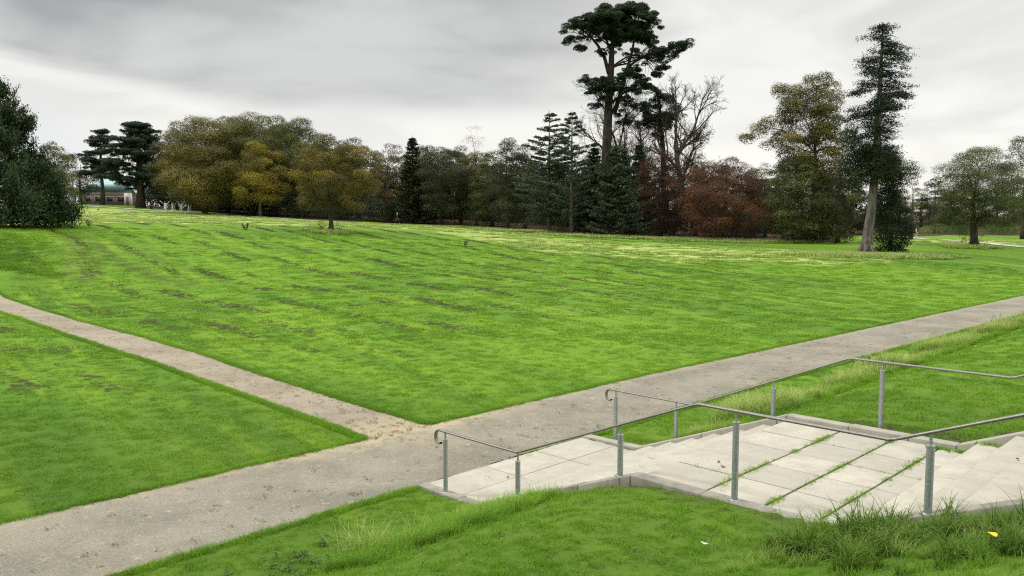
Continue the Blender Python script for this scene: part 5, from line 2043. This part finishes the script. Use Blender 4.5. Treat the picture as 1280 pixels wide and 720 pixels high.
dead_weed('clump of dead brown weed stems near the large dark conifer', 113, 70, .62, 1)
dead_weed('clump of dead brown weed stems standing on the field left of the lone orange tree', 308, 76, .75, 2, 8)
dead_weed('low dead weed clump just in front of the wood edge path', 583, 70, .5, 3, 4)

# dead flower stalks standing over the strip of long grass by the path
for lab, (s0, t0), hh, sdd in (('tall dead flower stalks rising over the path where the long grass ends', (1.15, 26.5), .62, 4),
                               ('reddish dock stalks in the long grass behind the far handrail', (1.7, 12.9), .55, 5)):
    r9 = np.random.RandomState(sdd)
    mb = MB()
    for k in range(7):
        b = r9.normal(size=3) * np.array([.22, .22, 0]); e = b + np.array([r9.normal() * .1, r9.normal() * .1, hh * r9.uniform(.7, 1.1)])
        mb.tube(curve(b, e, r9, 4, 0, .05), np.linspace(.007, .004, 4), 4)
        q = e - np.array([0, 0, 1]) * r9.uniform(0, .18, (22, 1)) + r9.normal(size=(22, 3)) * .018
        leaf_cloud(mb, r9, q, np.tile([0, 0, 1.0], (22, 1)), np.full(22, .03), np.full(22, .35))
    o = mb.obj('dry_stalks', LM['copper' if sdd == 5 else 'dead'])
    x, y = xy(s0, t0)
    o.location = (x, y, G1(x, y))
    tag(o, lab, 'weed')


# ------------------------------------------------------------------ small things lying about
def leaf_object(name, label, cat, x, y, dz, L, W, m, rz, seed, zb=None):
    mb = MB()
    n = 7
    top = []
    for i in range(n):
        q = i / (n - 1)
        w = W * math.sin(math.pi * min(1, q * .96 + .03)) ** .75
        zc = .22 * L * (q - .5) ** 2 * 4
        top.append([(q * L - L / 2, -w / 2, zc + w * .18), (q * L - L / 2, 0, zc), (q * L - L / 2, w / 2, zc + w * .18)])
    V = np.array(top).reshape(-1, 3)
    f = []
    for i in range(n - 1):
        for k in range(2):
            f.append((i * 3 + k, (i + 1) * 3 + k, (i + 1) * 3 + k + 1, i * 3 + k + 1))
    mb.add(V, f)
    o = mb.obj(name, m, smooth=True)
    so = o.modifiers.new('thick', 'SOLIDIFY'); so.thickness = .0015
    o.location = (x, y, (G1(x, y) if zb is None else zb) + dz)
    o.rotation_euler = (.25, .2, rz)
    return tag(o, label, cat)


M['yellow'] = plain('yellow_leaf', (.62, .46, .02), .6, 0, .2)
M['palescrap'] = plain('pale_scrap', (.42, .52, .44), .7, 0, .2)
M['redleaf'] = plain('red_leaf', (.22, .06, .03), .7, 0, .2)
M['whitescrap'] = plain('white_scrap', (.8, .8, .78), .7, 0, .1)
M['brownleaf'] = plain('brown_leaf', (.16, .09, .04), .8, 0, .3)


x, y = ray_ground(1238, 702)
leaf_object('yellow_leaf', 'bright yellow fallen leaf on the coarse grass nearest the viewer', 'leaf', x, y, .19, .10, .06, M['yellow'], .5, 1)
x, y = ray_ground(880, 688)
leaf_object('pale_scrap', 'pale scrap lying on the short grass of the bank below the landing', 'litter', x, y, .05, .07, .028, M['palescrap'], -.3, 2)
x, y = ray_ground(343, 711)
leaf_object('red_leaf', 'small red fallen leaf in the grass beside the grey path', 'leaf', x, y, .05, .045, .028, M['redleaf'], 1.0, 3)
x, y = ray_ground(1237, 349)
leaf_object('white_scrap', 'tiny white scrap of litter on the open lawn beyond the path', 'litter', x, y, .06, .22, .16, M['whitescrap'], .4, 4)
Rr = random.Random(8)
for (s0, t0, z0, lab) in ((4.25, 1.15, Z_MID, 'brown fallen leaf on the landing beside the first weedy joint'), (4.4, 1.0, Z_MID, 'curled brown leaf on the landing edge above the lower flight'),
                          (7.35, 2.1, Z_MID + 3 * RISE2, 'brown leaf lying on a step of the upper flight'), (.35, 1.2, Z_LOW, 'brown leaf on the lower landing between the handrails')):
    x, y = xy(s0, t0)
    leaf_object('fallen_leaf', lab, 'leaf', x, y, .012, .07, .035, M['brownleaf'], Rr.uniform(0, 6), 5, z0)
